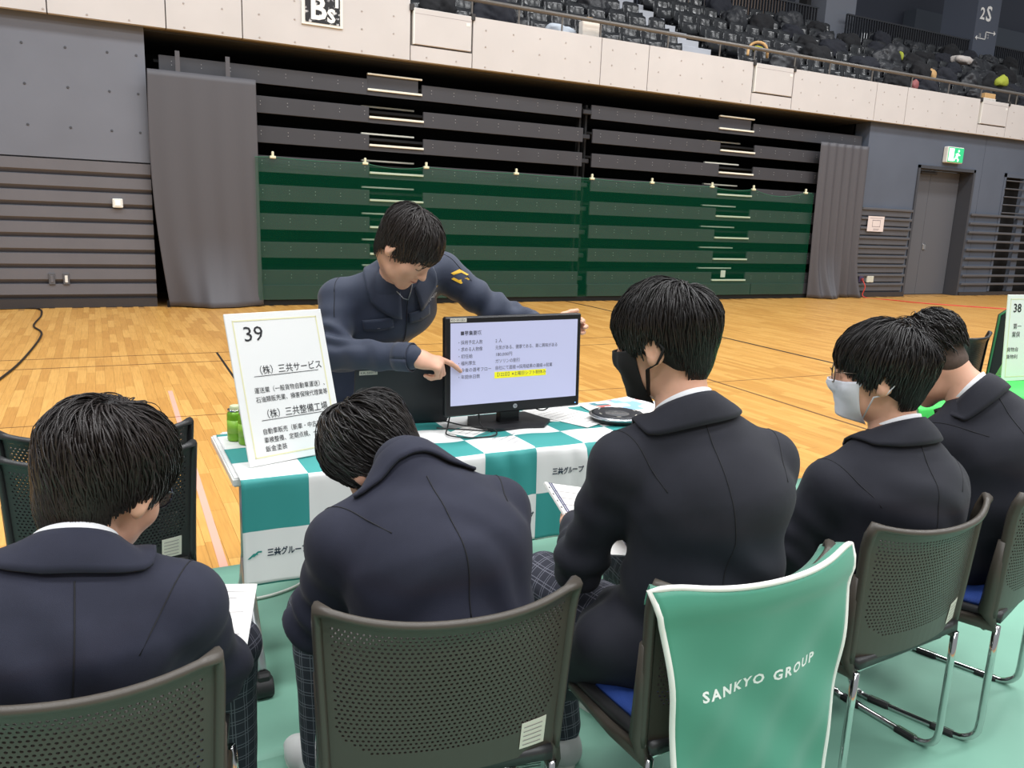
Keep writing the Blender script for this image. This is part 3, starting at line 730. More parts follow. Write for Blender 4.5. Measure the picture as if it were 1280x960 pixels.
# ================================================================== TABLE AND WHAT STANDS ON IT
TX0, TX1, TY0, TY1, TZ = .316, 2.116, 2.326, 2.9, .72
tb = thing('training_table', 'white folding table on castors under the checked cloth', 'table', (1.2, 2.6, 0))
TOPM = mat('table_white', (226, 226, 224), .35); LEGM = mat('leg_silver', (176, 178, 180), .35, .6)
bm = bmesh.new(); bmesh.ops.create_cube(bm, size=1)
for v in bm.verts: v.co = Vector(((TX0+TX1)/2+v.co.x*(TX1-TX0), (TY0+TY1)/2+v.co.y*(TY1-TY0), TZ-.014+v.co.z*.028))
bmesh.ops.bevel(bm, geom=[e for e in bm.edges if abs(e.verts[0].co.z-e.verts[1].co.z) > .01], offset=.035, segments=5, affect='EDGES')
bmesh.ops.bevel(bm, geom=[e for e in bm.edges if abs(e.verts[0].co.z-e.verts[1].co.z) < .001 and len(e.link_faces) == 2 and any(len(f.verts) > 8 for f in e.link_faces)], offset=.005, segments=2, affect='EDGES')
smooth_angle(MB().bm(bm).build('tabletop', TOPM, tb))
for X in (.385, 2.05):
    lg = MB().tube([(X, 2.615, .69), (X, 2.615, .30)], [(.017, .03), (.017, .03)], 10, flat=(1, 0, 0))
    lg.tube([(X, 2.615, .36), (X, 2.57, .25), (X, 2.44, .14), (X, 2.36, .082)], [(.019, .03), (.02, .03), (.017, .024), (.014, .02)], 10, flat=(1, 0, 0))
    lg.tube([(X, 2.615, .36), (X, 2.66, .25), (X, 2.79, .14), (X, 2.85, .082)], [(.019, .03), (.02, .03), (.017, .024), (.014, .02)], 10, flat=(1, 0, 0))
    lg = lg.build('leg', LEGM, tb, True)
    MB().bbox(X-.02, X+.02, 2.36, 2.86, .66, .692, .006).build('bracket', LEGM, tb)
    for y in (2.345, 2.855):
        c = MB().lathe([(.001, -.028), (.03, -.028), (.034, -.022), (.034, .022), (.03, .028), (.001, .028)], n=18, M=Matrix.Translation((X, y, .034)) @ Matrix.Rotation(math.pi/2, 4, 'Y')).build('castor', RUB, tb, True)
        MB().bbox(X-.022, X+.022, y-.018, y+.018, .05, .085, .008).build('castor_fork', RUB, c)
MB().tube([(.385, 2.615, .60), (2.05, 2.615, .60)], .016, 8).build('beam', LEGM, tb, True)

# checked cloth
def check_mat():
    mt = bpy.data.materials.new('checked_cloth'); mt.use_nodes = True; nt = mt.node_tree; b = nt.nodes['Principled BSDF']; b.inputs['Roughness'].default_value = .65
    uv = nt.nodes.new('ShaderNodeUVMap'); ck = nt.nodes.new('ShaderNodeTexChecker'); ck.inputs['Scale'].default_value = 1
    ck.inputs[1].default_value = (*lin((52, 146, 142)), 1); ck.inputs[2].default_value = (*lin((228, 228, 226)), 1)
    nt.links.new(uv.outputs[0], ck.inputs[0]); nt.links.new(ck.outputs[0], b.inputs['Base Color'])
    return mt
CW = .1955
def cloth_pt(x, s):
    """x along table, s: distance from back edge over the top then down the front"""
    topl = TY1-TY0-.05
    if s < topl:
        y = TY1-.05-s; z = TZ+.003+.002*(1+math.sin(14*x+5*s))*.5
        if .95 < x < 1.9: z += .003*(1+math.sin(31*x+9*s))*min(1, s*6)*.6
        return Vector((x, y, z))
    d = s-topl; r = .012
    wv = (.010*math.sin(21*x+1.5*math.sin(5*x))+.007*math.sin(47*x))*min(1, d/.05)*(1 if x > .75 else .25)*(1-.3*d)
    if d < r*1.57:
        q = d/r; return Vector((x, TY0-r*math.sin(q)+wv*-.4, TZ+.004-r*(1-math.cos(q))))
    return Vector((x, TY0-r-abs(wv)*.9-.012*d-.004*math.sin(9*x+8*d), TZ+.004-r-(d-r*1.57)))
cl_ = thing('table_cloth', 'teal and white checked company cloth draped over the table front', 'tablecloth', (1.2, 2.33, .38))
nu, nv = 170, 60; X0, X1, SL = .332, 2.11, .524+.335
bb = MB().sheet(lambda u, v: cloth_pt(X0+(X1-X0)*u, SL*v), nu, nv)
me = bb.mesh('cloth'); uvl = me.uv_layers.new(name='UVMap')
for lp in me.loops:
    i, j = divmod(lp.vertex_index, nv+1); x = X0+(X1-X0)*i/nu; s_ = SL*j/nv
    uvl.data[lp.index].uv = ((x-.332)/CW+41.0001, (s_-.524)/.165+40.0001)
co = link('cloth', me, check_mat(), cl_, True)
md = co.modifiers.new('thick', 'SOLIDIFY'); md.thickness = .0015; md.offset = -1
NAVY = mat('logo_navy', (34, 50, 66), .6); TEAL = mat('logo_teal', (40, 140, 132), .6)
def cloth_logo(xc, drop, w=.15, emblem=True):
    fn = lambda x, y: cloth_pt(xc+x, .524+drop-y)+Vector((0, -.0035, 0))
    letter('三共グループ', None, .026, NAVY, cl_, 'lettering', bold=.0007, width=w*.8, fn=lambda x, y: fn(x-w*.2, y))
    if emblem:
        b = MB()
        for k in (0, 1):
            pts = [(-.012+.012*k, -.004+.006*k), (.006+.012*k, .012+.006*k), (.018+.012*k, .012+.006*k), (.018+.012*k, .007+.006*k), (.008+.012*k, .007+.006*k), (-.004+.012*k, -.004+.006*k)]
            b.add([fn(-w*.5+.0+x, y) for x, y in pts], [tuple(range(6))])
        b.build('emblem', TEAL, cl_)
cloth_logo(.43, .245); cloth_logo(1.40, .10, .15, False); cloth_logo(1.205, .25, .16); cloth_logo(.815, .25); cloth_logo(1.795, .10)

# number board 39
def board(label, c, w, h, yaw, lean, name='number_board'):
    M = Matrix.Translation(c) @ Matrix.Rotation(math.radians(yaw), 4, 'Z') @ Matrix.Rotation(math.radians(90-lean), 4, 'X')
    t = thing(name, label, 'sign board', c)
    MB().bbox(-w/2, w/2, 0, h, -.006, 0, .0015, M=M).build('board', mat('board_white', (232, 232, 230), .5), t)
    b = MB(); e = .022; yl = mat('border_yellow', (226, 222, 178), .6)
    for x0, x1, y0, y1 in ((-w/2+e, w/2-e, e, e+.004), (-w/2+e, w/2-e, h-e-.004, h-e), (-w/2+e, -w/2+e+.004, e, h-e), (w/2-e-.004, w/2-e, e, h-e)): b.box(x0, x1, y0, y1, .0002, .0008, M=M)
    b.build('border', yl, t)
    b = MB(); b.prism([(-.05, 0), (.05, 0), (.02, h*.62), (-.02, h*.62)], -.009, -.0065, M=M)
    b.build('back_strut_mount', STK, t)
    foot = M @ Vector((0, h*.6, -.008)); base = Vector((foot.x+math.sin(math.radians(-yaw))*.10, foot.y+math.cos(math.radians(yaw))*.11, c[2]))
    MB().tube([foot, base], [(.03, .002), (.045, .002)], 8, flat=(1, 0, 0)).build('easel_strut', STK, t)
    return t, M
def bl(t, M, txt, x, y, size, width=None, bold=0, under=False):
    letter(txt, M @ Matrix.Translation((x, y, .0012)), size, INK, t, bold=bold, width=width)
    if under: MB().box(x-.004, x+(width or .1)+.004, y-.0075, y-.006, .0006, .0012, M=M).build('underline', INK, t)
t39, M39 = board('white board numbered 39 standing on the left end of the table', (.535, 2.47, TZ+.009), .335, .474, 17, 18)
for args in (('39', -.118, .385, .066, .062, .0), ('（株）三共サービス', -.10, .280, .030, .215, .0, True), ('運送業（一般貨物自動車運送）、', -.112, .222, .02, .245), ('石油類販売業、損害保険代理業等', -.112, .193, .02, .250),
             ('（株）三共整備工場', -.10, .142, .030, .212, .0, True), ('自動車販売（新車・中古車）、', -.108, .093, .02, .225), ('車検整備、定期点検、一般整備', -.108, .066, .02, .235), ('鈑金塗装', -.108, .039, .02, .072)):
    bl(t39, M39, *args)
def mini(txt): pass

# tea cans behind the board
CAN = mat('can_green', (120, 176, 40), .3, .2); CANW = mat('can_pale', (216, 226, 180), .4)
for (x, y, lb) in ((.385, 2.76, 'leftmost green tea can behind the number 39 board'), (.412, 2.70, 'green tea can nearest the number 39 board, partly hidden')):
    t = thing('tea_can', lb, 'can', (x, y, TZ+.004), 'green tea cans behind the board')
    MB().lathe([(.026, .004), (.028, .008), (.028, .092), (.024, .104)], (x, y, TZ+.003), 18).build('can_body', CAN, t, True)
    MB().lathe([(.024, .104), (.0255, .108), (.0255, .111), (.021, .109)], (x, y, TZ+.003), 18).build('can_rim', CHROME, t, True)
    MB().lathe([(.0284, .03), (.0284, .075)], (x, y, TZ+.003), 18).build('label_band', mat('can_leaf', (150, 200, 70), .4), t, True)
    MB().lathe([(.018, .106), (.018, .122), (.015, .124)], (x, y, TZ+.003), 14).build('cap', CANW, t, True)

# laptop, lid towards the camera
LAP = mat('laptop_black', (34, 37, 42), .45); 
lp = thing('laptop', 'open black laptop seen from behind, between the number board and the monitor', 'laptop', (.985, 2.79, TZ))
MB().bbox(.793, 1.163, 2.762, 2.995, TZ+.006, TZ+.022, .004).build('base', LAP, lp)
kb = MB()
for r in range(5):
    for c_ in range(14): kb.box(.818+.023*c_, .837+.023*c_, 2.775+.020*r, 2.791+.020*r, TZ+.022, TZ+.0245)
tag(kb.build('keys', RUB, lp), kind='stuff')
ML = Matrix.Translation((.978, 2.762, TZ+.018)) @ Matrix.Rotation(math.radians(90+7), 4, 'X')
MB().bbox(-.187, .187, 0, .222, -.004, .005, .003, M=ML).build('lid', LAP, lp)
MB().box(-.175, .175, .012, .212, -.0048, -.004, M=ML).build('screen', mat('laptop_screen', (200, 206, 220), .4, emit=.5), lp)
MB().box(-.172, -.105, .195, .211, .005, .0058, M=ML).build('sticker', STK, lp)
letter('KR-S0015', ML @ Matrix.Translation((-.168, .199, .0062)), .011, INK, lp, width=.058)

# monitor
MONB = mat('monitor_black', (24, 24, 27), .4)
mo = thing('monitor', 'black desktop monitor on a stand showing a recruitment slide', 'monitor', (1.37, 2.62, TZ))
MM = Matrix.Translation((1.368, 2.60, .788)) @ Matrix.Rotation(math.radians(-.5), 4, 'Y') @ Matrix.Rotation(math.radians(90-2), 4, 'X')
W, H = .566, .362
MB().bbox(-W/2, W/2, 0, H, -.03, 0, .005, M=MM).build('bezel', MONB, mo)
MB().bbox(-W/2+.08, W/2-.08, .05, H-.06, -.055, -.028, .012, M=MM).build('rear_housing', MONB, mo)
def screen_mat():
    return mat('screen_glow', (170, 172, 200), .35, emit=.55)
MB().box(-W/2+.02, W/2-.018, .04, H-.022, 0, .0008, M=MM).build('screen', screen_mat(), mo)
def sl_(txt, x, y, size, width=None, bold=0): letter(txt, MM @ Matrix.Translation((x-W/2, H-y, .0016)), size, mat('slide_ink', (70, 70, 84), .6, emit=.0), mo, 'slide_text', bold=bold, width=width)
MB().box(.195-W/2, .412-W/2, H-.231, H-.207, .0009, .0013, M=MM).build('highlight', mat('slide_yellow', (220, 214, 30), .5, emit=.45), mo)
sl_('■募集要項', .058, .065, .0175, .082, .0002)
rows = [('・採用予定人数', .095, '2 人', .027), ('・求める人物像', .095, '元気がある、健康である、車に興味がある', .262), ('・初任給', .055, '180,000円', .066), ('・福利厚生', .068, 'ガソリンの割引', .1), ('・今後の選考フロー', .13, '自社にて面接→採用結果の連絡→就業', .24), ('・年間休日数', .085, '【122日】※土曜日シフト制休み', .205)]
for i, (a_, wa, b_, wb) in enumerate(rows):
    y = .098+.0252*i; sl_(a_, .045, y, .0165, wa); sl_(b_, .197, y-.001, .0165, wb)
MB().box(-W/2+.019, -W/2+.082, H-.018, H-.004, .0002, .0008, M=MM).build('sticker', STK, mo)
letter('KD-S015D1', MM @ Matrix.Translation((-W/2+.022, H-.0145, .0012)), .011, INK, mo, width=.055)
MB().lathe([(.001, 0), (.0085, 0), (.0085, .001), (.001, .001)], n=20, M=MM @ Matrix.Translation((.0, .021, .0002))).build('badge', mat('badge_silver', (190, 194, 200), .3, .5), mo)
letter('hp', MM @ Matrix.Translation((-.0055, .0182, .0016)), .0115, INK, mo, 'badge_lettering', shear=.25)
MB().box(.262, .266, .012, .015, 0, .001, M=MM).build('power_light', mat('led_blue', (120, 190, 255), .4, emit=1.2), mo)
MB().bbox(1.325, 1.41, 2.64, 2.675, TZ+.01, 1.0, .004).build('stand_neck', MONB, mo)
MB().prism([(1.25, 2.56), (1.47, 2.55), (1.535, 2.62), (1.50, 2.77), (1.25, 2.77), (1.2, 2.66)], TZ+.008, TZ+.018).build('stand_base', mat('monitor_base', (30, 30, 34), .55), mo)
def tcable(pts, label, r=.0028):
    cable('monitor_cable', pts, r, RUB, label)
zt = TZ+.012
tcable([(1.16, 2.70, zt+.1), (1.12, 2.66, zt), (1.08, 2.56, zt), (1.14, 2.50, zt), (1.24, 2.50, zt), (1.25, 2.56, zt+.01), (1.17, 2.62, zt+.012), (1.12, 2.72, zt+.012)], 'looped black cable left of the monitor stand')
tcable([(1.24, 2.66, zt+.09), (1.225, 2.6, zt+.02), (1.22, 2.53, zt+.012), (1.16, 2.56, zt+.012), (1.06, 2.62, zt+.012)], 'short black cable hanging behind the monitor\'s left corner')
tcable([(1.47, 2.66, zt+.08), (1.49, 2.66, zt+.045), (1.53, 2.66, zt+.035), (1.57, 2.67, zt+.06), (1.585, 2.68, zt+.1)], 'black cable loop hanging right of the monitor stand')

# speakerphone
sp = thing('speakerphone', 'round black conference speakerphone lying beside the monitor', 'speakerphone', (1.80, 2.53, TZ+.006))
c0 = (1.80, 2.55, TZ+.009)
MB().lathe([(.07, 0), (.098, .006), (.108, .018)], c0, 36).build('foot', RUB, sp, True)
MB().lathe([(.108, .018), (.112, .022), (.112, .026), (.105, .030)], c0, 36).build('rim', mat('rim_silver', (190, 192, 196), .25, .9), sp, True)
MB().lathe([(.105, .029), (.09, .034), (.06, .032), (.03, .027), (.001, .026)], c0, 36).build('top_dish', mat('speaker_black', (44, 45, 50), .35), sp, True)
for a in range(6):
    q = a*1.05; MB().box(-.008, .008, -.0015, .0015, 0, .001, M=Matrix.Translation((c0[0]+.08*math.cos(q), c0[1]+.08*math.sin(q), c0[2]+.0345)) @ Matrix.Rotation(q+1.57, 4, 'Z')).build('touch_icon', STK, sp)

# papers
PAPER = mat('paper_white', (236, 234, 230), .6)
def flyer_mat(seed, cols):
    mt = bpy.data.materials.new('flyer_print'); mt.use_nodes = True; nt = mt.node_tree; b = nt.nodes['Principled BSDF']; b.inputs['Roughness'].default_value = .4
    tc = nt.nodes.new('ShaderNodeTexCoord'); v = nt.nodes.new('ShaderNodeTexVoronoi'); v.distance = 'CHEBYCHEV'; v.inputs['Scale'].default_value = 16
    mp = nt.nodes.new('ShaderNodeMapping'); mp.inputs['Location'].default_value = (seed, seed*2, 0); nt.links.new(tc.outputs['Object'], mp.inputs[0]); nt.links.new(mp.outputs[0], v.inputs['Vector'])
    sx = nt.nodes.new('ShaderNodeSeparateColor'); nt.links.new(v.outputs['Color'], sx.inputs[0])
    r = nt.nodes.new('ShaderNodeValToRGB'); r.color_ramp.interpolation = 'CONSTANT'
    for i, (p, c) in enumerate(cols):
        e = r.color_ramp.elements[i] if i < 2 else r.color_ramp.elements.new(p)
        e.position = p; e.color = (*lin(c), 1)
    nt.links.new(sx.outputs[0], r.inputs[0]); nt.links.new(r.outputs[0], b.inputs['Base Color']); return mt
FC = [(0, (232, 232, 236)), (.5, (150, 190, 226)), (.66, (60, 80, 140)), (.74, (236, 222, 200)), (.88, (196, 110, 104)), (.93, (90, 140, 150))]
def paper(name, label, c, w, d, rz, m, z, parts=None):
    t = thing(name, label, 'paper', (c[0], c[1], z)); M = Matrix.Translation((c[0], c[1], z)) @ Matrix.Rotation(math.radians(rz), 4, 'Z')
    o = MB().box(-w/2, w/2, -d/2, d/2, 0, .0012, M=M).build('sheet', PAPER, t)
    if m: MB().box(-w/2+.006, w/2-.006, -d/2+.006, d/2-.006, .0013, .0016, M=M).build('print', m, t)
    else:
        b = MB()
        for k in range(9): b.box(-w/2+.02, w/2-.02-.03*(k % 3), d/2-.03-.028*k-.002, d/2-.03-.028*k, .0013, .0016, M=M)
        b.build('print', GREY, t)
    return t
paper('flyer', 'colour printed flyer at the back of the table behind the speakerphone', (2.0, 2.76), .30, .21, 14, flyer_mat(1.3, FC), TZ+.012)
paper('flyer', 'second flyer fanned out under the colour flyer, beside the speakerphone', (1.93, 2.70), .30, .21, -8, flyer_mat(4.1, [(0, (240, 236, 226)), (.6, (226, 200, 170)), (.8, (170, 200, 216)), (.92, (120, 120, 130))]), TZ+.0095)
paper('leaflet', 'white leaflet lying flat right of the monitor stand', (1.66, 2.66), .2, .28, 24, None, TZ+.0095)
paper('leaflet', 'white leaflet nearest the monitor stand, half under the other sheets', (1.60, 2.75), .2, .28, -20, None, TZ+.0075)
paper('leaflet', 'small white sheet under the monitor cables', (1.19, 2.60), .16, .1, 35, None, TZ+.0078)

# ---- neighbouring table on the right
GRN = mat('cloth_lime', (62, 200, 84), .6)
t2 = thing('neighbour_table', 'neighbouring table under a bright green cloth at the right edge', 'table', (4.4, 2.62, 0))
MB().bbox(3.32, 5.12, 2.33, 2.75, .69, .715, .006).build('tabletop', TOPM, t2)
for X in (3.42, 5.02):
    MB().tube([(X, 2.36, .03), (X, 2.55, .2), (X, 2.55, .69)], .02, 8).build('leg', LEGM, t2, True); MB().tube([(X, 2.72, .03), (X, 2.55, .2)], .02, 8).build('leg_brace', LEGM, t2, True)
    for y in (2.36, 2.72): MB().lathe([(.001, -.012), (.03, -.012), (.03, .012), (.001, .012)], n=14, M=Matrix.Translation((X, y, .03)) @ Matrix.Rotation(math.pi/2, 4, 'Y')).build('castor', RUB, t2, True)
g = thing('green_cloth', 'bright green cloth over the neighbouring table', 'tablecloth', (4, 2.33, .4))
def g_pt(u, v):
    x = 3.3+1.84*u; s_ = v*.9
    if s_ < .46: return (x, 2.77-s_, .718+.002*math.sin(20*x))
    d = s_-.46; return (x, 2.315-.012*abs(math.sin(13*x))*min(1, d*8), .716-d)
MB().sheet(g_pt, 80, 40, .002).build('cloth', GRN, g, True)
t38, M38 = board('white board numbered 38 on the green table at the right edge', (4.565, 2.60, .722), .34, .475, -6, 5)
for args in (('38', -.125, .38, .066, .06, .001), ('第一', -.115, .29, .034, .062), ('業倶', -.12, .245, .034, .062), ('貨物自', -.15, .165, .026, .085), ('貨物利', -.15, .125, .026, .085)): bl(t38, M38, *args)
chn = chair_copy('empty dark chair beyond the green table, partly hidden by the 38 board', 5.27, 3.62, 6); chn.scale = (1.05, 1.05, 1.05)
for ch in chn.children:
    if ch.name.startswith(('backrest', 'back_rim', 'side_arm')): ch.data = che[0].children[[c.name.split('.')[0] for c in che[0].children].index(ch.name.split('.')[0])].data
cb = thing('draped_chair', 'chair under a black cover with green edging behind the 38 board', 'chair', (5.45, 3.3, 0))
def dr_pt(u, v):
    a = 2*u-1; w = .27-.04*(1-v); return (5.60+a*w+.02*v, 3.22+.10*a*a-.05*v, .25+.84*v-.10*abs(a)**3*v)
MB().sheet(dr_pt, 24, 16, .02).build('cover', mat('drape_black', (26, 27, 30), .6), cb, True)
MB().tube([Vector(dr_pt(0, i/12))+Vector((0, -.004, 0)) for i in range(13)]+[Vector(dr_pt(i/16, 1))+Vector((0, -.004, 0)) for i in range(1, 17)], .007, 6).build('edging', mat('edging_green', (50, 120, 76), .6), cb, True)
MB().bbox(5.37, 5.82, 3.25, 3.65, .40, .46, .02).build('seat', PLASD, cb)
for x in (5.39, 5.80):
    for y in (3.28, 3.62): MB().tube([(x, y, 0), (x, y, .42)], .012, 8).build('leg', CHROME, cb, True)
# ================================================================== PEOPLE
V3 = lambda *a: np.array(a, dtype=np.float32)
def nrm(v):
    v = np.asarray(v, float); return v/max(1e-9, np.linalg.norm(v))
class Pr:
    def __init__(self, kind, k, sub, **kw): self.kind = kind; self.k = k; self.sub = sub; self.__dict__.update(kw)
def rc(a, b, ra, rb, k=.03, u=None, s=1.0, sub=False):
    return Pr('rc', k, sub, a=np.array(a, float), b=np.array(b, float), ra=ra, rb=rb, u=None if u is None else nrm(u), s=s)
def el(c, r, R=None, k=.02, sub=False):
    return Pr('el', k, sub, c=np.array(c, float), r=np.array(r, float), R=np.eye(3) if R is None else np.array(R, float))
def pbox(p):
    if p.kind == 'rc':
        m = max(p.ra, p.rb)*max(1, p.s); return np.minimum(p.a, p.b)-m, np.maximum(p.a, p.b)+m
    e = np.sqrt(((p.R*p.r)**2).sum(1)); return p.c-e, p.c+e
def pdist(p, X, Y, Z):
    if p.kind == 'rc':
        a, b = p.a, p.b
        x, y, z = X-a[0], Y-a[1], Z-a[2]; d = b-a
        if p.u is not None and p.s != 1:
            q = (x*p.u[0]+y*p.u[1]+z*p.u[2])*(1/p.s-1); x = x+q*p.u[0]; y = y+q*p.u[1]; z = z+q*p.u[2]
            d = d+p.u*((d@p.u)*(1/p.s-1))
        L = max(1e-9, d@d); t = np.clip((x*d[0]+y*d[1]+z*d[2])/L, 0, 1)
        return np.sqrt((x-t*d[0])**2+(y-t*d[1])**2+(z-t*d[2])**2)-(p.ra+(p.rb-p.ra)*t)
    x, y, z = X-p.c[0], Y-p.c[1], Z-p.c[2]; R = p.R
    q = [(x*R[0, i]+y*R[1, i]+z*R[2, i]) for i in range(3)]
    k0 = np.sqrt(sum((q[i]/p.r[i])**2 for i in range(3))); k1 = np.sqrt(sum((q[i]/p.r[i]**2)**2 for i in range(3)))
    return np.where(k0 < 1e-4, -p.r.min(), k0*(k0-1)/np.maximum(k1, 1e-6))
def sdf_mesh(prims, h, lo=None, hi=None):
    bbs = [pbox(p) for p in prims if not p.sub]
    L0 = np.min([b[0] for b in bbs], 0)-.03; H0 = np.max([b[1] for b in bbs], 0)+.03
    if lo is not None: L0 = np.maximum(L0, lo)
    if hi is not None: H0 = np.minimum(H0, hi)
    n = np.ceil((H0-L0)/h).astype(int)+1
    ax = [(L0[i]+h*np.arange(n[i])).astype(np.float32) for i in range(3)]
    D = np.full(tuple(n), .12, np.float32)
    for p in prims:
        a, b = pbox(p); mg = p.k+.03
        i0 = np.clip(np.floor((a-mg-L0)/h).astype(int), 0, n); i1 = np.clip(np.ceil((b+mg-L0)/h).astype(int)+1, 0, n)
        if (i1-i0).min() <= 0: continue
        sl = tuple(slice(i0[i], i1[i]) for i in range(3))
        X = ax[0][sl[0]][:, None, None]; Y = ax[1][sl[1]][None, :, None]; Z = ax[2][sl[2]][None, None, :]
        d = pdist(p, X, Y, Z).astype(np.float32); A = D[sl]; k = p.k
        if p.sub:
            d = -d; hh = np.clip(.5-.5*(d-A)/k*-1*-1, 0, 1) if False else np.clip(.5+.5*(d-A)/k, 0, 1); D[sl] = A*(1-hh)+d*hh+k*hh*(1-hh)
        else:
            hh = np.clip(.5+.5*(d-A)/k, 0, 1); D[sl] = d*(1-hh)+A*hh-k*hh*(1-hh)
    # surface nets
    S_ = D < 0
    c = np.zeros(tuple(n-1), np.int8)
    for i in (0, 1):
        for j in (0, 1):
            for k in (0, 1): c += S_[i:n[0]-1+i, j:n[1]-1+j, k:n[2]-1+k]
    act = np.argwhere((c > 0) & (c < 8))
    idx = -np.ones(tuple(n-1), np.int32); idx[act[:, 0], act[:, 1], act[:, 2]] = np.arange(len(act))
    offs = [(i, j, k) for i in (0, 1) for j in (0, 1) for k in (0, 1)]
    val = {o: D[act[:, 0]+o[0], act[:, 1]+o[1], act[:, 2]+o[2]] for o in offs}
    P_ = np.zeros((len(act), 3)); cnt = np.zeros(len(act))
    for o in offs:
        for ax_ in range(3):
            if o[ax_]: continue
            o2 = list(o); o2[ax_] = 1; o2 = tuple(o2); a_, b_ = val[o], val[o2]; m_ = (a_ < 0) != (b_ < 0)
            t = np.where(m_, a_/np.where(m_, a_-b_, 1), 0)
            q = np.array(o, float)[None, :].repeat(len(act), 0); q[:, ax_] += t
            P_ += q*m_[:, None]; cnt += m_
    V_ = L0+h*(act+P_/cnt[:, None])
    F = []
    for ax_ in range(3):
        o = [0, 0, 0]; o[ax_] = 1
        a_ = S_[:n[0]-o[0], :n[1]-o[1], :n[2]-o[2]]; b_ = S_[o[0]:, o[1]:, o[2]:]
        e = np.argwhere(a_ != b_); o1, o2 = [(1, 2), (2, 0), (0, 1)][ax_]
        ok = (e[:, o1] > 0) & (e[:, o2] > 0) & (e[:, o1] < n[o1]-1) & (e[:, o2] < n[o2]-1); e = e[ok]
        fl = a_[e[:, 0], e[:, 1], e[:, 2]]
        def cell(d1, d2):
            q = e.copy(); q[:, o1] -= d1; q[:, o2] -= d2; return idx[q[:, 0], q[:, 1], q[:, 2]]
        f = np.stack([cell(1, 1), cell(0, 1), cell(0, 0), cell(1, 0)], 1)
        f[~fl] = f[~fl][:, ::-1]; F.append(f[(f >= 0).all(1)])
    return V_, np.concatenate(F)
def relax(V_, F, it=2, w=.5):
    e = np.concatenate([F[:, [0, 1]], F[:, [1, 2]], F[:, [2, 3]], F[:, [3, 0]]])
    for _ in range(it):
        acc = np.zeros_like(V_); cn = np.zeros(len(V_))
        np.add.at(acc, e[:, 0], V_[e[:, 1]]); np.add.at(acc, e[:, 1], V_[e[:, 0]]); np.add.at(cn, e[:, 0], 1); np.add.at(cn, e[:, 1], 1)
        V_ = V_*(1-w)+w*acc/np.maximum(cn, 1)[:, None]
    return V_
def vnormals(V_, F):
    fn_ = np.cross(V_[F[:, 2]]-V_[F[:, 0]], V_[F[:, 3]]-V_[F[:, 1]]); N = np.zeros_like(V_)
    for i in range(4): np.add.at(N, F[:, i], fn_)
    return N/np.maximum(1e-12, np.linalg.norm(N, axis=1))[:, None]
def np_mesh(name, V_, F):
    me = bpy.data.meshes.new(name); me.vertices.add(len(V_)); me.vertices.foreach_set('co', V_.astype(np.float32).ravel())
    me.loops.add(F.size); me.polygons.add(len(F)); me.loops.foreach_set('vertex_index', F.astype(np.int32).ravel())
    me.polygons.foreach_set('loop_start', np.arange(0, F.size, F.shape[1], dtype=np.int32))
    me.update(calc_edges=True); me.validate(); return me
def tree_of(V_, F): return BVHTree.FromPolygons([tuple(v) for v in V_], [tuple(int(i) for i in f) for f in F])

SKIN = mat('skin', (222, 172, 146), .5, var=.06, vscale=14, spec=.35)
SKIN.node_tree.nodes['Principled BSDF'].inputs['Subsurface Weight'].default_value = .08
SKIN.node_tree.nodes['Principled BSDF'].inputs['Subsurface Radius'].default_value = (.01, .004, .002)
HAIR = mat('hair_black', (30, 26, 25), .38, spec=.5); HAIRB = mat('hair_brown_black', (38, 31, 29), .42, spec=.5); SCALP = mat('hair_scalp', (20, 18, 18), .6)
BLAZER = mat('blazer_navy', (38, 40, 55), .8, var=.05, vscale=40, bump=.12, bscale=900, sheen=.06, spec=.3)
BLAZER2 = mat('blazer_black_navy', (33, 34, 43), .8, var=.05, vscale=40, bump=.12, bscale=900, sheen=.06, spec=.3)
SEAMM = mat('seam_dark', (20, 20, 26), .8); SHIRT = mat('shirt_white', (236, 236, 238), .7)
WORK = mat('work_jacket', (40, 49, 70), .7, var=.05, vscale=30, bump=.12, bscale=700, sheen=.15)
def plaid_mat():
    mt = bpy.data.materials.new('plaid_trousers'); mt.use_nodes = True; nt = mt.node_tree; b = nt.nodes['Principled BSDF']; b.inputs['Roughness'].default_value = .8
    uv = nt.nodes.new('ShaderNodeUVMap'); sx = nt.nodes.new('ShaderNodeSeparateXYZ'); nt.links.new(uv.outputs[0], sx.inputs[0])
    def mth(op, a, b_=None):
        n = nt.nodes.new('ShaderNodeMath'); n.operation = op
        for i, q in enumerate((a, b_)):
            if q is None: continue
            if isinstance(q, (int, float)): n.inputs[i].default_value = q
            else: nt.links.new(q, n.inputs[i])
        return n.outputs[0]
    outs = []
    for i, per in ((0, .034), (1, .034)):
        f = mth('FRACT', mth('DIVIDE', sx.outputs[i], per)); l1 = mth('LESS_THAN', f, .06); l2 = mth('LESS_THAN', mth('ABSOLUTE', mth('SUBTRACT', f, .26)), .028)
        outs.append(mth('MAXIMUM', l1, l2))
    m_ = mth('MULTIPLY', mth('MAXIMUM', outs[0], outs[1]), .75)
    mx = nt.nodes.new('ShaderNodeMix'); mx.data_type = 'RGBA'; mx.inputs[6].default_value = (*lin((44, 46, 58)), 1); mx.inputs[7].default_value = (*lin((128, 128, 140)), 1)
    nt.links.new(m_, mx.inputs[0]); nt.links.new(mx.outputs[2], b.inputs['Base Color']); return mt
PLAID = plaid_mat()

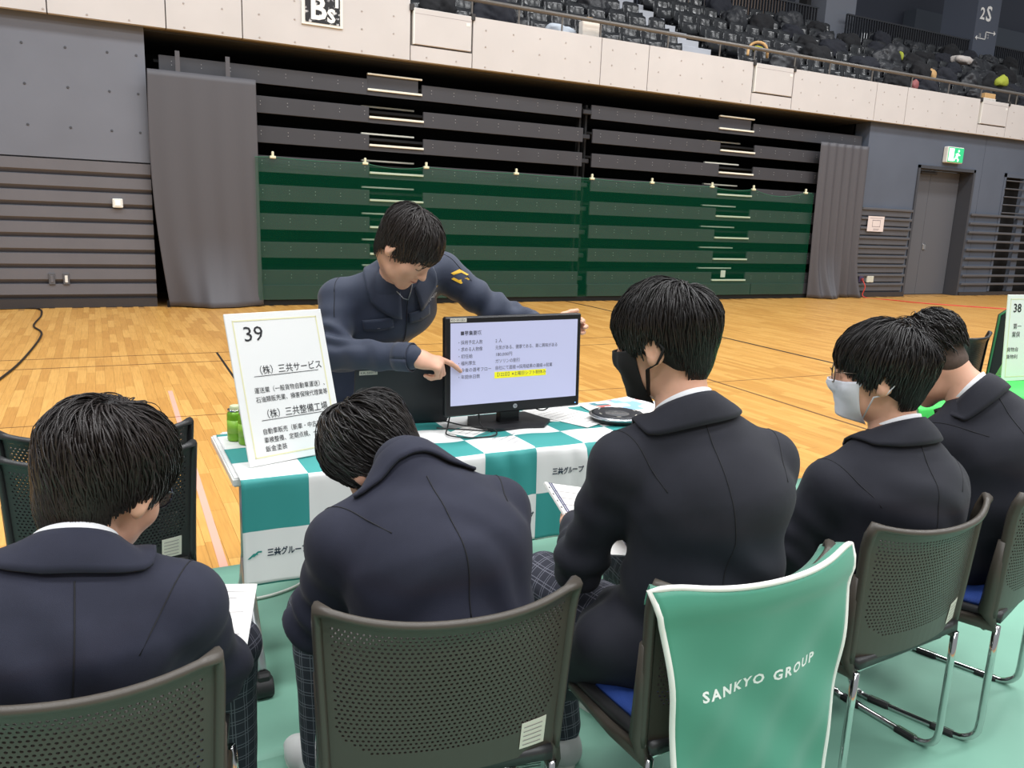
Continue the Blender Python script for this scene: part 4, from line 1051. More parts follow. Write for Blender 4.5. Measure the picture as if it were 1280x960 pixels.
def rotm(yaw, pitch, roll):
    """head/torso frame: +Y face, yaw CCW, pitch down, roll to the right (degrees)"""
    return (Matrix.Rotation(math.radians(yaw), 3, 'Z') @ Matrix.Rotation(-math.radians(pitch), 3, 'X') @ Matrix.Rotation(math.radians(roll), 3, 'Y'))
def head_prims(c, R, hs, nose=True):
    Rn = np.array(R); c = np.array(c, float)
    P = lambda x, y, z: c+Rn@np.array([x, y, z])*hs
    E = lambda x, y, z, a, b, d, k=.02, sub=False, R2=None: el(P(x, y, z), np.array([a, b, d])*hs, Rn if R2 is None else Rn@np.array(R2), k, sub)
    L = [E(0, -.012, .035, .076, .097, .087), E(0, .04, -.02, .063, .06, .085, .03), E(0, .038, -.074, .05, .052, .038, .03), E(0, .076, -.1, .022, .018, .018, .03),
         E(0, .082, .022, .05, .016, .016, .02), E(-.042, .066, -.03, .024, .024, .026, .02), E(.042, .066, -.03, .024, .024, .026, .02)]
    for s_ in (-1, 1): L.append(E(s_*.032, .106, .002, .017, .014, .010, .012, True))
    for s_ in (-1, 1): L.append(E(s_*.031, .083, .001, .0145, .0145, .0125, .004))
    L += [rc(P(0, .094, .012), P(0, .114, -.026), .0075*hs, .0115*hs, .012), E(.011, .102, -.031, .009, .010, .007, .008), E(-.011, .102, -.031, .009, .010, .007, .008),
          E(0, .095, -.054, .021, .011, .0055, .008), E(0, .094, -.064, .019, .011, .006, .006)]
    for s_ in (-1, 1):
        Re = Matrix.Rotation(s_*math.radians(-22), 3, 'Z') @ Matrix.Rotation(math.radians(-10), 3, 'X')
        L.append(E(s_*.082, -.012, -.004, .0085, .021, .034, .006, False, Re)); L.append(E(s_*.080, -.004, -.028, .009, .012, .014, .008))
        L.append(E(s_*.0925, -.006, .0, .0055, .011, .02, .006, True, Re))
    return L, P
def hand_prims(w, d, n, side, curls, sc=1.06, thumb=(.75, .65, .25), tb=(.25, .35)):
    w = np.array(w, float); d = nrm(d); n = np.array(n, float); n = nrm(n-d*(n@d)); l = np.cross(d, n)*(1 if side == 'R' else -1)
    L = [rc(w-d*.02*sc, w+d*.03*sc, .025*sc, .0235*sc, .02, l, 1.25), rc(w+d*.025*sc, w+d*.08*sc, .018*sc, .0165*sc, .02, l, 2.15)]
    lens = [(.044, .027, .022), (.049, .031, .023), (.045, .029, .022), (.035, .022, .019)]; offs = [.0285, .0095, -.0095, -.027]; bx = [.092, .096, .092, .083]
    tips = []
    for f in range(4):
        p = w+d*bx[f]*sc+l*offs[f]*sc; a = 0; r = [.0098, .0092, .0082, .0072][:] if f < 3 else [.0086, .008, .0072, .0064]
        for j in range(3):
            a += math.radians(curls[f][j]); q = p+(d*math.cos(a)+n*math.sin(a)+l*(.04*(1.5-f))*(1 if j == 0 else .3))*lens[f][j]*sc
            L.append(rc(p, q, r[j]*sc, r[j+1]*sc, .004 if j else .010)); p = q
        tips.append(p)
    p = w+d*.03*sc+l*.026*sc; v = nrm(d*thumb[0]+l*thumb[1]+n*thumb[2]); q = p+v*.042*sc; L.append(rc(w+d*.022*sc+l*.012*sc, q, .016*sc, .0125*sc, .014))
    v2 = nrm(v+d*tb[0]+n*tb[1]); q2 = q+v2*.032*sc; L.append(rc(q, q2, .0115*sc, .0105*sc, .005)); v3 = nrm(v2+d*tb[0]+n*tb[1]*.6); L.append(rc(q2, q2+v3*.024*sc, .0105*sc, .0085*sc, .004))
    return L, tips
def hair(parent, c, R, hs, N, seed, mt, st):
    """locks grown over the skull along a flow away from the crown"""
    g = np.random.default_rng(seed); Rn = np.array(R); c = np.array(c, float)
    ce = np.array([0, -.014, .040]); ra = np.array(st.get('shell', (.086, .108, .094)))
    crown = nrm(st.get('crown', (.02, -.55, .85)))
    # roots: uniform on the upper shell
    D = g.normal(size=(N*3, 3)); D /= np.linalg.norm(D, axis=1)[:, None]
    def zlim(p):
        az = np.arctan2(np.abs(p[:, 0]), p[:, 1])          # 0 front .. pi back
        f = np.interp(az, [0, .55, .95, 1.35, 1.65, 1.95, 2.3, 2.7, np.pi], st.get('lim', [.030, .022, .0, -.02, -.008, -.02, -.06, -.088, -.095]))
        return f
    def RA(q): return np.where(q[:, 2:3] < 0, np.array([ra[0], ra[1], .165]), ra)
    P0 = ce+D*RA(D); keep = P0[:, 2] > zlim(P0)+st.get('root', .012); P0 = P0[keep][:N]; n = len(P0)
    zb = np.clip((P0[:, 2]+.075)/.11, 0, 1); bkm = np.clip(-P0[:, 1]/.05, 0, 1); hug = 1-bkm*(1-zb)*.9
    K = 10; Ls = st.get('len', .105)*(.75+.5*g.random(n))*(.3+.7*hug); lift = st.get('lift', .16)*(.35+.9*g.random(n))*(.12+.88*hug); ph = g.random(n)*6.28; wob = st.get('wob', .25)
    zl_j = g.normal(size=n)*st.get('jag', .010)
    part = st.get('part', None); sweep = np.array(st.get('sweep', (0, 0, 0)), float); swf = st.get('front_sweep', 0)
    pts = np.zeros((n, K, 3)); p = P0.copy(); alive = np.ones(n, bool); stop = np.full(n, K-1)
    for k in range(K):
        pts[:, k] = p
        rq = RA(p-ce); q = (p-ce)/rq; nn = q/rq; nn /= np.linalg.norm(nn, axis=1)[:, None]
        away = q/np.linalg.norm(q, axis=1)[:, None]-crown; away -= nn*(away*nn).sum(1)[:, None]; away /= np.maximum(.15, np.linalg.norm(away, axis=1))[:, None]
        swirl = np.cross(nn, away)*st.get('swirl', .35)
        down = np.array([0, 0, -1.0])-nn*(nn@np.array([0, 0, -1.0]))[:, None]
        fr = np.clip(p[:, 1]/.08, 0, 1)[:, None]
        d = away*1.0+swirl*(1-fr*.7)+down*.55+sweep+fr*swf*np.array([[1., 0, 0]])
        wv = np.stack([np.sin(ph+k*.55+p[:, 2]*40), np.cos(ph*1.7+k*.5+p[:, 0]*40), np.sin(ph*2.3+k*.6)], 1)*wob
        d = d+wv; d -= nn*(d*nn).sum(1)[:, None]; d /= np.maximum(1e-6, np.linalg.norm(d, axis=1))[:, None]
        step = (Ls/(K-1))[:, None]; pn = p+d*step
        t = (k+1)/(K-1); hz = .10+.90*np.clip((pn[:, 2]+.035)/.085, 0, 1); lf = 1+lift*hz*np.sin(min(1, t*1.15)*math.pi*.8)*st.get('vol', 1)+.012
        rq = RA(pn-ce); qq = (pn-ce)/rq; qq = qq/np.linalg.norm(qq, axis=1)[:, None]; pn = ce+qq*rq*lf[:, None]
        die = alive & (pn[:, 2] < zlim(pn)+zl_j); stop[die] = k; alive &= ~die
        p = np.where(alive[:, None], pn, p+d*.0006)
    # tubes, three sided
    tt = np.arange(K)/(K-1); rad = st.get('rad', .0014)*(.6+.8*g.random(n))
    prof = np.interp(tt, [0, .1, .6, 1], [.6, 1, .85, .08])
    tan = np.gradient(pts, axis=1); tan /= np.maximum(1e-9, np.linalg.norm(tan, axis=2))[..., None]
    nn = pts-ce; nn /= np.linalg.norm(nn, axis=2)[..., None]; sd = np.cross(tan, nn); sd /= np.maximum(1e-9, np.linalg.norm(sd, axis=2))[..., None]; uu = np.cross(sd, tan)
    VV = []
    for a in (0, 2.094, 4.189): VV.append(pts+(sd*math.cos(a+.5)*1.35+uu*math.sin(a+.5)*.8)*(rad[:, None]*prof[None])[..., None])
    VV = np.stack(VV, 2).reshape(-1, 3)
    base = (np.arange(n)*K*3)[:, None, None]; i = np.arange(K-1)[None, :, None]*3; k3 = np.arange(3)[None, None, :]; k4 = (k3+1) % 3
    F = np.stack([base+i+k3, base+i+k4, base+i+3+k4, base+i+3+k3], -1).reshape(-1, 4)
    W = c+(VV*hs)@Rn.T
    me = np_mesh('hair', W, F); o = link('hair', me, mt, parent, True)
    # scalp under the locks
    Pm = lambda v: c+Rn@np.array(v, float)*hs
    lim = st.get('lim', [.030, .022, .0, -.02, -.008, -.02, -.06, -.082, -.085])
    pr = [el(Pm(ce), ra*1.012*hs, Rn, .01), el(Pm((0, .115, -.055)), np.array([.095, .085, .094])*hs, Rn, .008, True), el(Pm((0, -.047, -.03)), np.array([.062, .048, .052])*hs, Rn, .015), el(Pm((0, .035, -.14)), np.array([.2, .1, .105])*hs, Rn, .006, True),
          el(Pm((0, -.03, -.20)), np.array([.3, .3, .115])*hs, Rn, .006, True)]
    V_, F = sdf_mesh(pr, .006); o2 = link('hair_underlayer', np_mesh('hair_underlayer', V_, F), st.get('scalp', SCALP), o, True, world=False)
    o2.data.transform(Matrix.Translation(-org(o)))
    return o
def folds(V_, N_, amp, seeds, bones, sc=1.0):
    """soft cloth creases: warped waves, stronger near joints"""
    p = V_; w_ = np.zeros(len(p)); 
    q = p+.03*np.stack([np.sin(p[:, 1]*17+seeds), np.sin(p[:, 2]*15+seeds*2), np.sin(p[:, 0]*19+seeds*3)], 1)
    base = np.sin(q[:, 0]*31*sc+q[:, 2]*23*sc+seeds)+np.sin(q[:, 1]*37*sc-q[:, 2]*29*sc+2*seeds)
    for (j, ax_, r, a, f) in bones:
        d = np.linalg.norm(p-np.array(j), axis=1); m_ = np.exp(-(d/r)**2); t = (q-np.array(j))@nrm(ax_)
        w_ += a*m_*np.sin(t*f+3*np.sin(q[:, 0]*13+q[:, 1]*11+seeds))
    return V_+N_*((amp*base*.35)+w_)[:, None]
def bvh_cast(T, o, d, dist=1.0):
    h = T.ray_cast(Vector(o), Vector(d).normalized(), dist); return (h[0], h[1]) if h[0] is not None else (None, None)
def person(label, J, st, blaz=BLAZER, hs=1.1, sole=None, shoes=True, jr=1.0, legs='seat', plaid=True, presenter=False, collar=True, hand_cfg=None, hairN=2600, hair_mat=HAIR, seed=1, vox=.0085, socks=None, ankle_z=None, tail=.0, stand=False):
    rt_ = thing('person', label, 'person', (float(J['pelvis'][0]), float(J['pelvis'][1]), 0))
    A = {k: np.array(v, float) for k, v in J.items() if k not in ('head_rot',)}
    R = rotm(*J['head_rot']); u = nrm(A['shR']-A['shL']); upv = nrm(A['neck']-A['chest'])
    hl, P = head_prims(A['head'], R, hs)
    hb = P(0, -.03, -.055)
    back = nrm(np.cross(upv, u)*-1); fr_t = -back      # torso front
    # is 'front' consistent: right x up = forward
    fr_t = nrm(np.cross(upv, u)); back = -fr_t
    if (np.cross(u, upv)@np.array([0, 1, 0]) > 0) and False: pass
    neck = [rc(A['neck']-upv*.06, hb, .046, .056*hs, .03), rc(P(0, .02, -.06), A['neck'], .035, .05, .03)]
    # --- body, one surface evaluated at three finenesses
    core = [rc(A['pelvis'], A['waist'], .09, .085, .05, u, 1.4), rc(A['waist'], A['chest'], .085, .10, .05, u, 1.4), rc(A['chest'], A['neck']-upv*.06, .10, .07, .05, u, 1.35)]
    for s_ in 'LR':
        core += [rc(A['neck']-upv*.06, A['sh'+s_], .05, .05, .04), rc(A['sh'+s_], A['el'+s_], .045, .036, .02), rc(A['el'+s_], A['wr'+s_], .036, .026, .02)]
        core += [rc(A['hip'+s_], A['kn'+s_], .075, .052, .03), rc(A['kn'+s_], A['an'+s_], .05, .034, .02)]
    parts = []
    V_, F = sdf_mesh(core+neck, .012); parts.append((relax(V_, F, 1), F))
    V_, F = sdf_mesh(neck+hl, .0042); V_ = relax(V_, F, 1, .5); parts.append((V_, F)); headT = tree_of(V_, F)
    for s_ in 'LR':
        cfg = (hand_cfg or {}).get(s_)
        if cfg is None:
            d = nrm(A['wr'+s_]-A['el'+s_]); cfg = dict(d=d+np.array([0, 0, -.15]), n=(0, 0, -1), curls=[(25, 35, 25)]*4)
        hp, tips = hand_prims(A['wr'+s_], cfg['d'], cfg['n'], s_, cfg['curls'], thumb=cfg.get('thumb', (.75, .65, .25)), tb=cfg.get('tb', (.25, .35)))
        fa = rc(A['wr'+s_]-nrm(A['wr'+s_]-A['el'+s_])*.07, A['wr'+s_], .031, .027, .02)
        V_, F = sdf_mesh([fa]+hp, .0034); parts.append((relax(V_, F, 1, .4), F))
    off = 0; VV = []; FF = []
    for v, f in parts: VV.append(v); FF.append(f+off); off += len(v)
    link('body', np_mesh('body', np.concatenate(VV), np.concatenate(FF)), SKIN, rt_, True)
    # --- jacket
    jk = [rc(A['pelvis']-nrm(A['waist']-A['pelvis'])*.03, A['waist'], .130*jr, .126*jr, .05, u, 1.42), rc(A['waist'], A['chest'], .126*jr, .130*jr, .05, u, 1.42), rc(A['chest'], A['neck']-upv*.085, .130*jr, .088*jr, .06, u, 1.42)]
    jk += [rc(A['hipL']+(A['pelvis']-A['hipL'])*.3, A['hipL']+(A['knL']-A['hipL'])*.16, .118*jr, .10*jr, .05), rc(A['hipR']+(A['pelvis']-A['hipR'])*.3, A['hipR']+(A['knR']-A['hipR'])*.16, .118*jr, .10*jr, .05)]+[rc(A['pelvis']+back*.02-u*.13-np.array([0, 0, .02]), A['pelvis']-u*.155+fr_t*.05-np.array([0, 0, .10]), .085, .055, .05), rc(A['pelvis']+back*.03-u*(.14+tail), A['pelvis']-u*(.15+tail)+fr_t*(.08+tail)-np.array([0, 0, .10+tail]), .07, .055, .05), rc(A['pelvis']+back*.02+u*.13-np.array([0, 0, .02]), A['pelvis']+u*.155+fr_t*.05-np.array([0, 0, .10]), .085, .055, .05)] if legs == 'seat' else [rc(A['pelvis'], A['pelvis']-np.array([0, 0, .12]), .125*jr, .13*jr, .05, u, 1.35)]
    for s_ in 'LR':
        jk += [rc(A['neck']-upv*.055, A['sh'+s_], .058*jr, .066*jr, .04), rc(A['sh'+s_], A['el'+s_], .067*jr, .057*jr, .035), rc(A['el'+s_], A['wr'+s_]-nrm(A['wr'+s_]-A['el'+s_])*.012, .060*jr, .044*jr, .03)]
    nd_ = nrm(hb-A['neck']); jk += ([rc(A['neck']-upv*.035, A['neck']+nd_*.014, .070, .066, .02), rc(A['neck']-upv*.05+back*.012, A['neck']+back*.010, .068, .060, .02)] if stand else [])+[rc(A['neck']+nd_*.028, A['neck']+nd_*.16, .054, .085, .008, sub=True)]
    V_, F = sdf_mesh(jk, vox); V_ = relax(V_, F, 2, .5); N_ = vnormals(V_, F)
    bones = []
    for s_ in 'LR':
        e = A['el'+s_]; a1 = A['sh'+s_]-e; bones += [(e, a1, .11, .0085, 85), ((A['sh'+s_]*.35+e*.65), a1+back*.2, .11, .0065, 62), (A['el'+s_]*.5+A['wr'+s_]*.5, A['wr'+s_]-e, .10, .005, 75), (A['sh'+s_]+(A['waist']-A['sh'+s_])*.35, a1+back*.3+u*.3, .10, .0055, 52)]
    bones += [(A['waist']+back*.1, upv+u*.25, .18, .0055, 46), (A['chest']+back*.1, upv-u*.6, .14, .0022, 38)]
    V_ = folds(V_, N_, .0026, seed*1.7, bones); V_ = relax(V_, F, 1, .3)
    T = tree_of(V_, F); N_ = vnormals(V_, F)
    jo = link('jacket', np_mesh('jacket', V_, F), blaz, rt_, True)
    def seam(pts, r=.0014, nm='seam', m_=SEAMM):
        if len(pts) > 3: MB().tube(pts, r, 5).build(nm, m_, jo, True)
    # centre back seam and armhole seams
    if not presenter:
        pts = []
        for i in range(26):
            t = i/25; o_ = (A['neck']-upv*.035)*(1-t)+A['waist']*t if t < .75 else (A['neck']-upv*.035)*.25+A['waist']*.75+(A['pelvis']-A['waist'])*(t-.75)*2.6
            h_, n_ = bvh_cast(T, o_+back*.4, -back, .5)
            if h_ is not None: pts.append(h_+n_*.0004)
        seam(pts)
    for s_ in 'LR':
        ax_ = nrm(A['sh'+s_]-A['neck']+(A['sh'+s_]-A['el'+s_])*.35); c_ = A['sh'+s_]-ax_*.018+(A['el'+s_]-A['sh'+s_])*.04; b1 = nrm(np.cross(ax_, fr_t)); b2 = nrm(np.cross(ax_, b1)); pts = []
        for i in range(33):
            q = 2*math.pi*i/32; d_ = b1*math.cos(q)+b2*math.sin(q)
            h_, n_ = bvh_cast(T, c_, d_, .16)
            if h_ is None or d_@(A['waist']-A['sh'+s_]) > .8*np.linalg.norm(A['waist']-A['sh'+s_]):
                seam(pts); pts = []; continue
            pts.append(h_+n_*.0003)
        seam(pts)
    # --- collars
    nb = A['neck']-upv*.028; axn = nrm(nrm(hb-A['neck'])*.6+upv*.6); bk = nrm(back-axn*(back@axn)); rg = nrm(np.cross(axn, bk)*-1); rg = u-axn*(u@axn); rg = nrm(rg)
    if collar:
        wk = collar == 'work'; thm = 2.8 if wk else 2.35
        def cpt(th, v):
            d_ = bk*math.cos(th)+rg*math.sin(th); fwd_ = (1-math.cos(th))/2
            top = nb+d_*(.070+.006*fwd_)+axn*(.050-.05*fwd_)
            bot0 = nb+d_*(.096+.014*fwd_+(.018*fwd_ if wk else 0))+axn*(-.016-.04*fwd_-(.04*fwd_**2 if wk else 0)); loc = T.find_nearest(Vector(bot0)); bot = np.array(loc[0])+np.array(loc[1])*.007
            mid = (top+bot)/2+d_*.010+axn*.006
            return top*(1-v)**2+2*mid*v*(1-v)+bot*v*v
        MB().sheet(lambda a, v: cpt((a-.5)*2*thm, v), 36, 6, .006).build('jacket_collar', blaz, jo, True)
        if wk: MB().tube([cpt((a/40-.5)*2*thm, .97)+np.array([0, -.003, 0]) for a in range(41)], .0016, 5).build('collar_edge', SEAMM, jo, True)
        def spt(th, v):
            d_ = bk*math.cos(th)+rg*math.sin(th); fwd_ = (1-math.cos(th))/2
            return nb+d_*(.064+.006*fwd_)+axn*(.016+.047*v-.05*fwd_)
        MB().sheet(lambda a, v: spt((a-.5)*2*2.6, v), 36, 3, .003).build('shirt_collar' if not wk else 'undershirt_collar', SHIRT if not wk else mat('undershirt', (44, 46, 54), .8), rt_, True)
    # --- trousers
    tr = [rc(A['pelvis']-np.array([0, 0, .0]), A['pelvis']+nrm(A['waist']-A['pelvis'])*.05, .105, .10, .05, u, 1.35)]
    for s_ in 'LR':
        an = A['an'+s_].copy(); tr += [rc(A['hip'+s_], A['kn'+s_], .098, .072, .04), rc(A['kn'+s_], an+np.array([0, 0, .02 if ankle_z is None else ankle_z]), .068, .052, .03)]
    V_, F = sdf_mesh(tr, .011); V_ = relax(V_, F, 2); N_ = vnormals(V_, F)
    V_ = folds(V_, N_, .002, seed*2.3, [(A['kn'+s_], A['an'+s_]-A['kn'+s_], .12, .004, 70) for s_ in 'LR'])
    me = np_mesh('trousers', V_, F)
    if plaid:
        U = np.zeros((len(V_), 2)); best = np.full(len(V_), 9.)
        for s_ in 'LR':
            for a_, b_, t0 in ((A['hip'+s_], A['kn'+s_], 0), (A['kn'+s_], A['an'+s_], .45)):
                d = b_-a_; Ld = np.linalg.norm(d); d = d/Ld; e1 = nrm(np.cross(d, u)); e2 = np.cross(d, e1); q = V_-a_; t = q@d; r1 = q-t[:, None]*d; dist = np.linalg.norm(q-np.clip(t, 0, Ld)[:, None]*d, axis=1)
                m_ = dist < best; best[m_] = dist[m_]; U[m_] = np.stack([np.arctan2(r1@e2, r1@e1)*.068, t+t0], 1)[m_]
        uvl = me.uv_layers.new(name='UVMap'); li = np.zeros(len(me.loops), np.int32); me.loops.foreach_get('vertex_index', li); uvl.data.foreach_set('uv', U[li].astype(np.float32).ravel())
    link('trousers', me, PLAID if plaid else st.get('trouser_mat', blaz), rt_, True)
    # --- shoes
    if shoes:
        for s_ in 'LR':
            a_ = A['an'+s_]; d = nrm((A['toe'+s_]-a_)*np.array([1, 1, 0])); z0 = .012
            g0 = np.array([a_[0], a_[1], 0]); up_ = [rc(g0-d*.035+np.array([0, 0, .048]), g0+d*.13+np.array([0, 0, .036]), .042, .034, .03, np.cross(d, [0, 0, 1]), 1.1), rc(g0+d*.10+np.array([0, 0, .035]), g0+d*.18+np.array([0, 0, .03]), .036, .026, .03, np.cross(d, [0, 0, 1]), 1.35), rc(a_-np.array([0, 0, .02]), g0+np.array([0, 0, .05]), .046, .045, .03)]
            V_, F = sdf_mesh(up_, .007); V_[:, 2] = np.maximum(V_[:, 2], .022); so = link('shoe', np_mesh('shoe', V_, F), st.get('shoe_mat', mat('shoe_grey', (188, 188, 186), .6)), rt_, True)
            ol = []
            pd = np.cross(d, [0, 0, 1])
            for i in range(24):
                q = 2*math.pi*i/24; wd = .046+.012*max(0, math.cos(q)); ol.append(g0+d*(.068+.14*math.cos(q))+pd*wd*math.sin(q))
            MB().add([tuple(p_[:2])+(.0,) for p_ in ol]+[tuple(p_[:2])+(.026,) for p_ in ol], [tuple(range(24))[::-1], tuple(range(24, 48))]+[(i, (i+1) % 24, 24+(i+1) % 24, 24+i) for i in range(24)]).build('sole', mat('sole_white', (214, 210, 204), .6), so)
            if st.get('stripe'):
                for k in (0, 1):
                    for sd in (-1, 1):
                        p0 = g0+d*(.05+.03*k)+pd*sd*.049+np.array([0, 0, .03]); p1 = g0+d*(.02+.03*k)+pd*sd*.036+np.array([0, 0, .082])
                        MB().tube([p0, (p0+p1)/2+pd*sd*.006, p1], [(.006, .003)]*3, 6, flat=tuple(d)).build('stripe', mat('stripe_green', (30, 92, 66), .6), so)
    # --- hair
    hair(rt_, A['head'], R, hs, hairN, seed, hair_mat, st)
    return rt_, A, R, P, T, headT, jo, dict(u=u, up=upv, back=back, nb=nb, axn=axn, bk=bk, rg=rg)

def mask_on(rt_, P, R, headT, m, hs, full=True, strap=.0022, az=62, topz=.0):
    Rn = np.array(R)
    na, nv_ = 29, 19; G = np.zeros((na, nv_)); O = {}
    for i in range(na):
        for j in range(nv_):
            a, v = i/(na-1), j/(nv_-1); al = math.radians((a*2-1)*az); z = topz-.004*abs(a*2-1)-(.106+topz)*v-.03*abs(a*2-1)**2*(v-.35)
            o_ = P(0, .012, z); d_ = Rn@np.array([math.sin(al), math.cos(al), 0.]); h_, n_ = bvh_cast(headT, o_, d_, .25)
            G[i, j] = np.linalg.norm(np.array(h_)-o_) if h_ is not None else .07*hs; O[i, j] = (o_, d_)
    Gm = np.pad(G, 2, mode='edge'); Gm = np.max([Gm[i:i+na, j:j+nv_] for i in range(5) for j in range(5)], axis=0)
    wgt = np.sin(np.linspace(0, np.pi, na))[:, None]**.5; Gm = G*(1-wgt)+Gm*wgt
    for _ in range(5):
        q = np.pad(Gm, 1, mode='edge'); Gm = (q[1:-1, 1:-1]*2+q[:-2, 1:-1]+q[2:, 1:-1]+q[1:-1, :-2]+q[1:-1, 2:])/6
    Gm = np.maximum(Gm, G+.002)+.0025
    def pt(a, v):
        i, j = int(round(a*(na-1))), int(round(v*(nv_-1))); o_, d_ = O[i, j]; return o_+d_*Gm[i, j]
    mk = MB().sheet(lambda a, v: pt(a, v), 28, 18, .002).build('face_mask', m, rt_, True)
    for s_ in (-1, 1):
        a0 = 0 if s_ < 0 else 1
        top, bot = pt(a0, .12), pt(a0, .82)
        ear_t, ear_b, ear_m = P(s_*.086, -.018, .028), P(s_*.083, -.016, -.034), P(s_*.088, -.038, -.002)
        MB().tube([top, P(s_*.083, .02, .022), ear_t, ear_m, ear_b, P(s_*.076, .012, -.045), bot], strap if not isinstance(strap, tuple) else [strap]*7, 6).build('ear_loop', m, mk, True)
    return mk
def glasses_on(rt_, P, R, m, hs, r=.024, lens=True):
    Rn = np.array(R); g = None; zc = .002; yc = .117
    b = MB()
    for s_ in (-1, 1):
        pts = [P(s_*.034+r*math.cos(q), yc-.010*abs(s_*.034+r*math.cos(q))/.06, zc+r*.92*math.sin(q)) for q in [2*math.pi*i/24 for i in range(25)]]
        b.tube(pts, .0018, 6)
    b.tube([P(-.011, yc, zc+.006), P(0, yc+.004, zc+.010), P(.011, yc, zc+.006)], .0013, 6)
    g = b.build('glasses_frame', m, rt_, True)
    for s_ in (-1, 1):
        MB().tube([P(s_*.058, yc-.012, zc+.008), P(s_*.074, .085, zc+.010), P(s_*.081, .03, zc+.012), P(s_*.084, -.01, zc+.014), P(s_*.082, -.035, zc-.006)], .0013, 6).build('temple', m, g, True)
        if lens:
            MB().add([P(s_*.034+r*.97*math.cos(2*math.pi*i/20), yc-.010*abs(s_*.034+r*math.cos(2*math.pi*i/20))/.06, zc+r*.9*math.sin(2*math.pi*i/20)) for i in range(20)], [tuple(range(20))]).build('lens', GLASS, g)
    return g
def glass_mat():
    mt = bpy.data.materials.new('lens_glass'); mt.use_nodes = True; nt = mt.node_tree; nt.nodes.remove(nt.nodes['Principled BSDF'])
    a = nt.nodes.new('ShaderNodeBsdfTransparent'); b = nt.nodes.new('ShaderNodeBsdfGlossy'); b.inputs['Roughness'].default_value = .05
    mx = nt.nodes.new('ShaderNodeMixShader'); mx.inputs[0].default_value = .12
    nt.links.new(a.outputs[0], mx.inputs[1]); nt.links.new(b.outputs[0], mx.inputs[2]); nt.links.new(mx.outputs[0], nt.nodes['Material Output'].inputs[0]); return mt
GLASS = glass_mat()
def seatJ(**k):
    """fill in hips, toes for a seated figure"""
    J = dict(k); p = np.array(J['pelvis'], float); u = nrm((np.array(J['shR'])-np.array(J['shL']))*np.array([1, 1, 0]))
    for s_, sg in (('L', -1), ('R', 1)):
        J.setdefault('hip'+s_, tuple(p+u*sg*.095+np.array([0, .02, -.02])))
        J.setdefault('toe'+s_, tuple(np.array(J['an'+s_])+np.array([sg*.03, .16, 0])))
    return J
# student 1: lower left, spectacles, reading papers in the lap
J1 = seatJ(pelvis=(-.10, 1.50, .53), waist=(-.09, 1.45, .66), chest=(-.085, 1.425, .79), neck=(-.062, 1.445, .935), head=(-.012, 1.52, 1.015), head_rot=(-38, 26, 8),
     shL=(-.27, 1.41, .83), shR=(.10, 1.43, .805), elL=(-.36, 1.56, .60), elR=(.165, 1.56, .585), wrL=(-.16, 1.78, .60), wrR=(.10, 1.77, .60), knL=(-.28, 1.86, .50), knR=(.215, 1.80, .50), anL=(-.28, 1.82, .08), anR=(.225, 1.82, .08))
S1 = person('student in navy blazer and spectacles seen from behind, reading papers at the lower left', J1, dict(len=.115, lift=.17, crown=(.05, -.35, .93), swirl=.7, wob=.35, shell=(.088, .109, .096), lim=[.025, .02, .0, -.012, -.002, -.02, -.065, -.088, -.095]), BLAZER, 1.06, hairN=5200, hair_mat=HAIRB, seed=3)
glasses_on(S1[0], S1[3], S1[2], mat('frame_dark', (40, 44, 60), .3, .6), 1.06)
# student 2: hunched, head bowed
J2 = seatJ(pelvis=(.60, 1.46, .53), waist=(.60, 1.405, .68), chest=(.588, 1.43, .83), neck=(.545, 1.51, .985), head=(.528, 1.655, .972), head_rot=(14, 48, -22),
     shL=(.405, 1.48, .855), shR=(.755, 1.50, .868), elL=(.375, 1.585, .64), elR=(.815, 1.60, .64), wrL=(.48, 1.84, .64), wrR=(.70, 1.85, .64), knL=(.45, 1.9, .5), knR=(.74, 1.9, .5), anL=(.45, 1.86, .08), anR=(.74, 1.86, .08))
S2 = person('student in navy blazer hunched forward with bowed head, in front of the laptop', J2, dict(len=.13, lift=.20, crown=(.0, -.45, .88), swirl=.5, wob=.42, jag=.012, rad=.0016, shell=(.087, .108, .094), lim=[.02, .01, -.01, -.03, -.03, -.045, -.075, -.095, -.10]), BLAZER, .99, hairN=4800, seed=5, stand=True)
# student 3: upright, black mask
J3 = seatJ(pelvis=(1.205, 1.40, .53), waist=(1.225, 1.345, .72), chest=(1.22, 1.345, .90), neck=(1.165, 1.395, 1.10), head=(1.146, 1.46, 1.232), head_rot=(30, 12, -2),
     shL=(1.03, 1.43, .965), shR=(1.40, 1.355, .955), elL=(1.005, 1.54, .68), elR=(1.455, 1.46, .66), wrL=(1.12, 1.745, .69), wrR=(1.32, 1.72, .68), knL=(1.055, 1.80, .515), knR=(1.37, 1.84, .50), anL=(1.09, 1.71, .085), anR=(1.325, 1.83, .085), toeL=(1.12, 1.9, 0), toeR=(1.28, 2.0, 0))
S3 = person('student in dark blazer and black face mask, seated upright on the covered chair', J3, dict(len=.12, lift=.15, crown=(.05, -.5, .86), swirl=.3, wob=.22, rad=.0015, shell=(.086, .109, .095), stripe=True, lim=[.03, .0, -.012, -.005, .022, .008, -.04, -.085, -.098]), BLAZER2, 1.03, hairN=5600, seed=8, tail=.065)
mask_on(S3[0], S3[3], S3[2], S3[5], mat('mask_black', (18, 18, 20), .8), 1.04, strap=(.0075, .0025), topz=-.004, az=70)
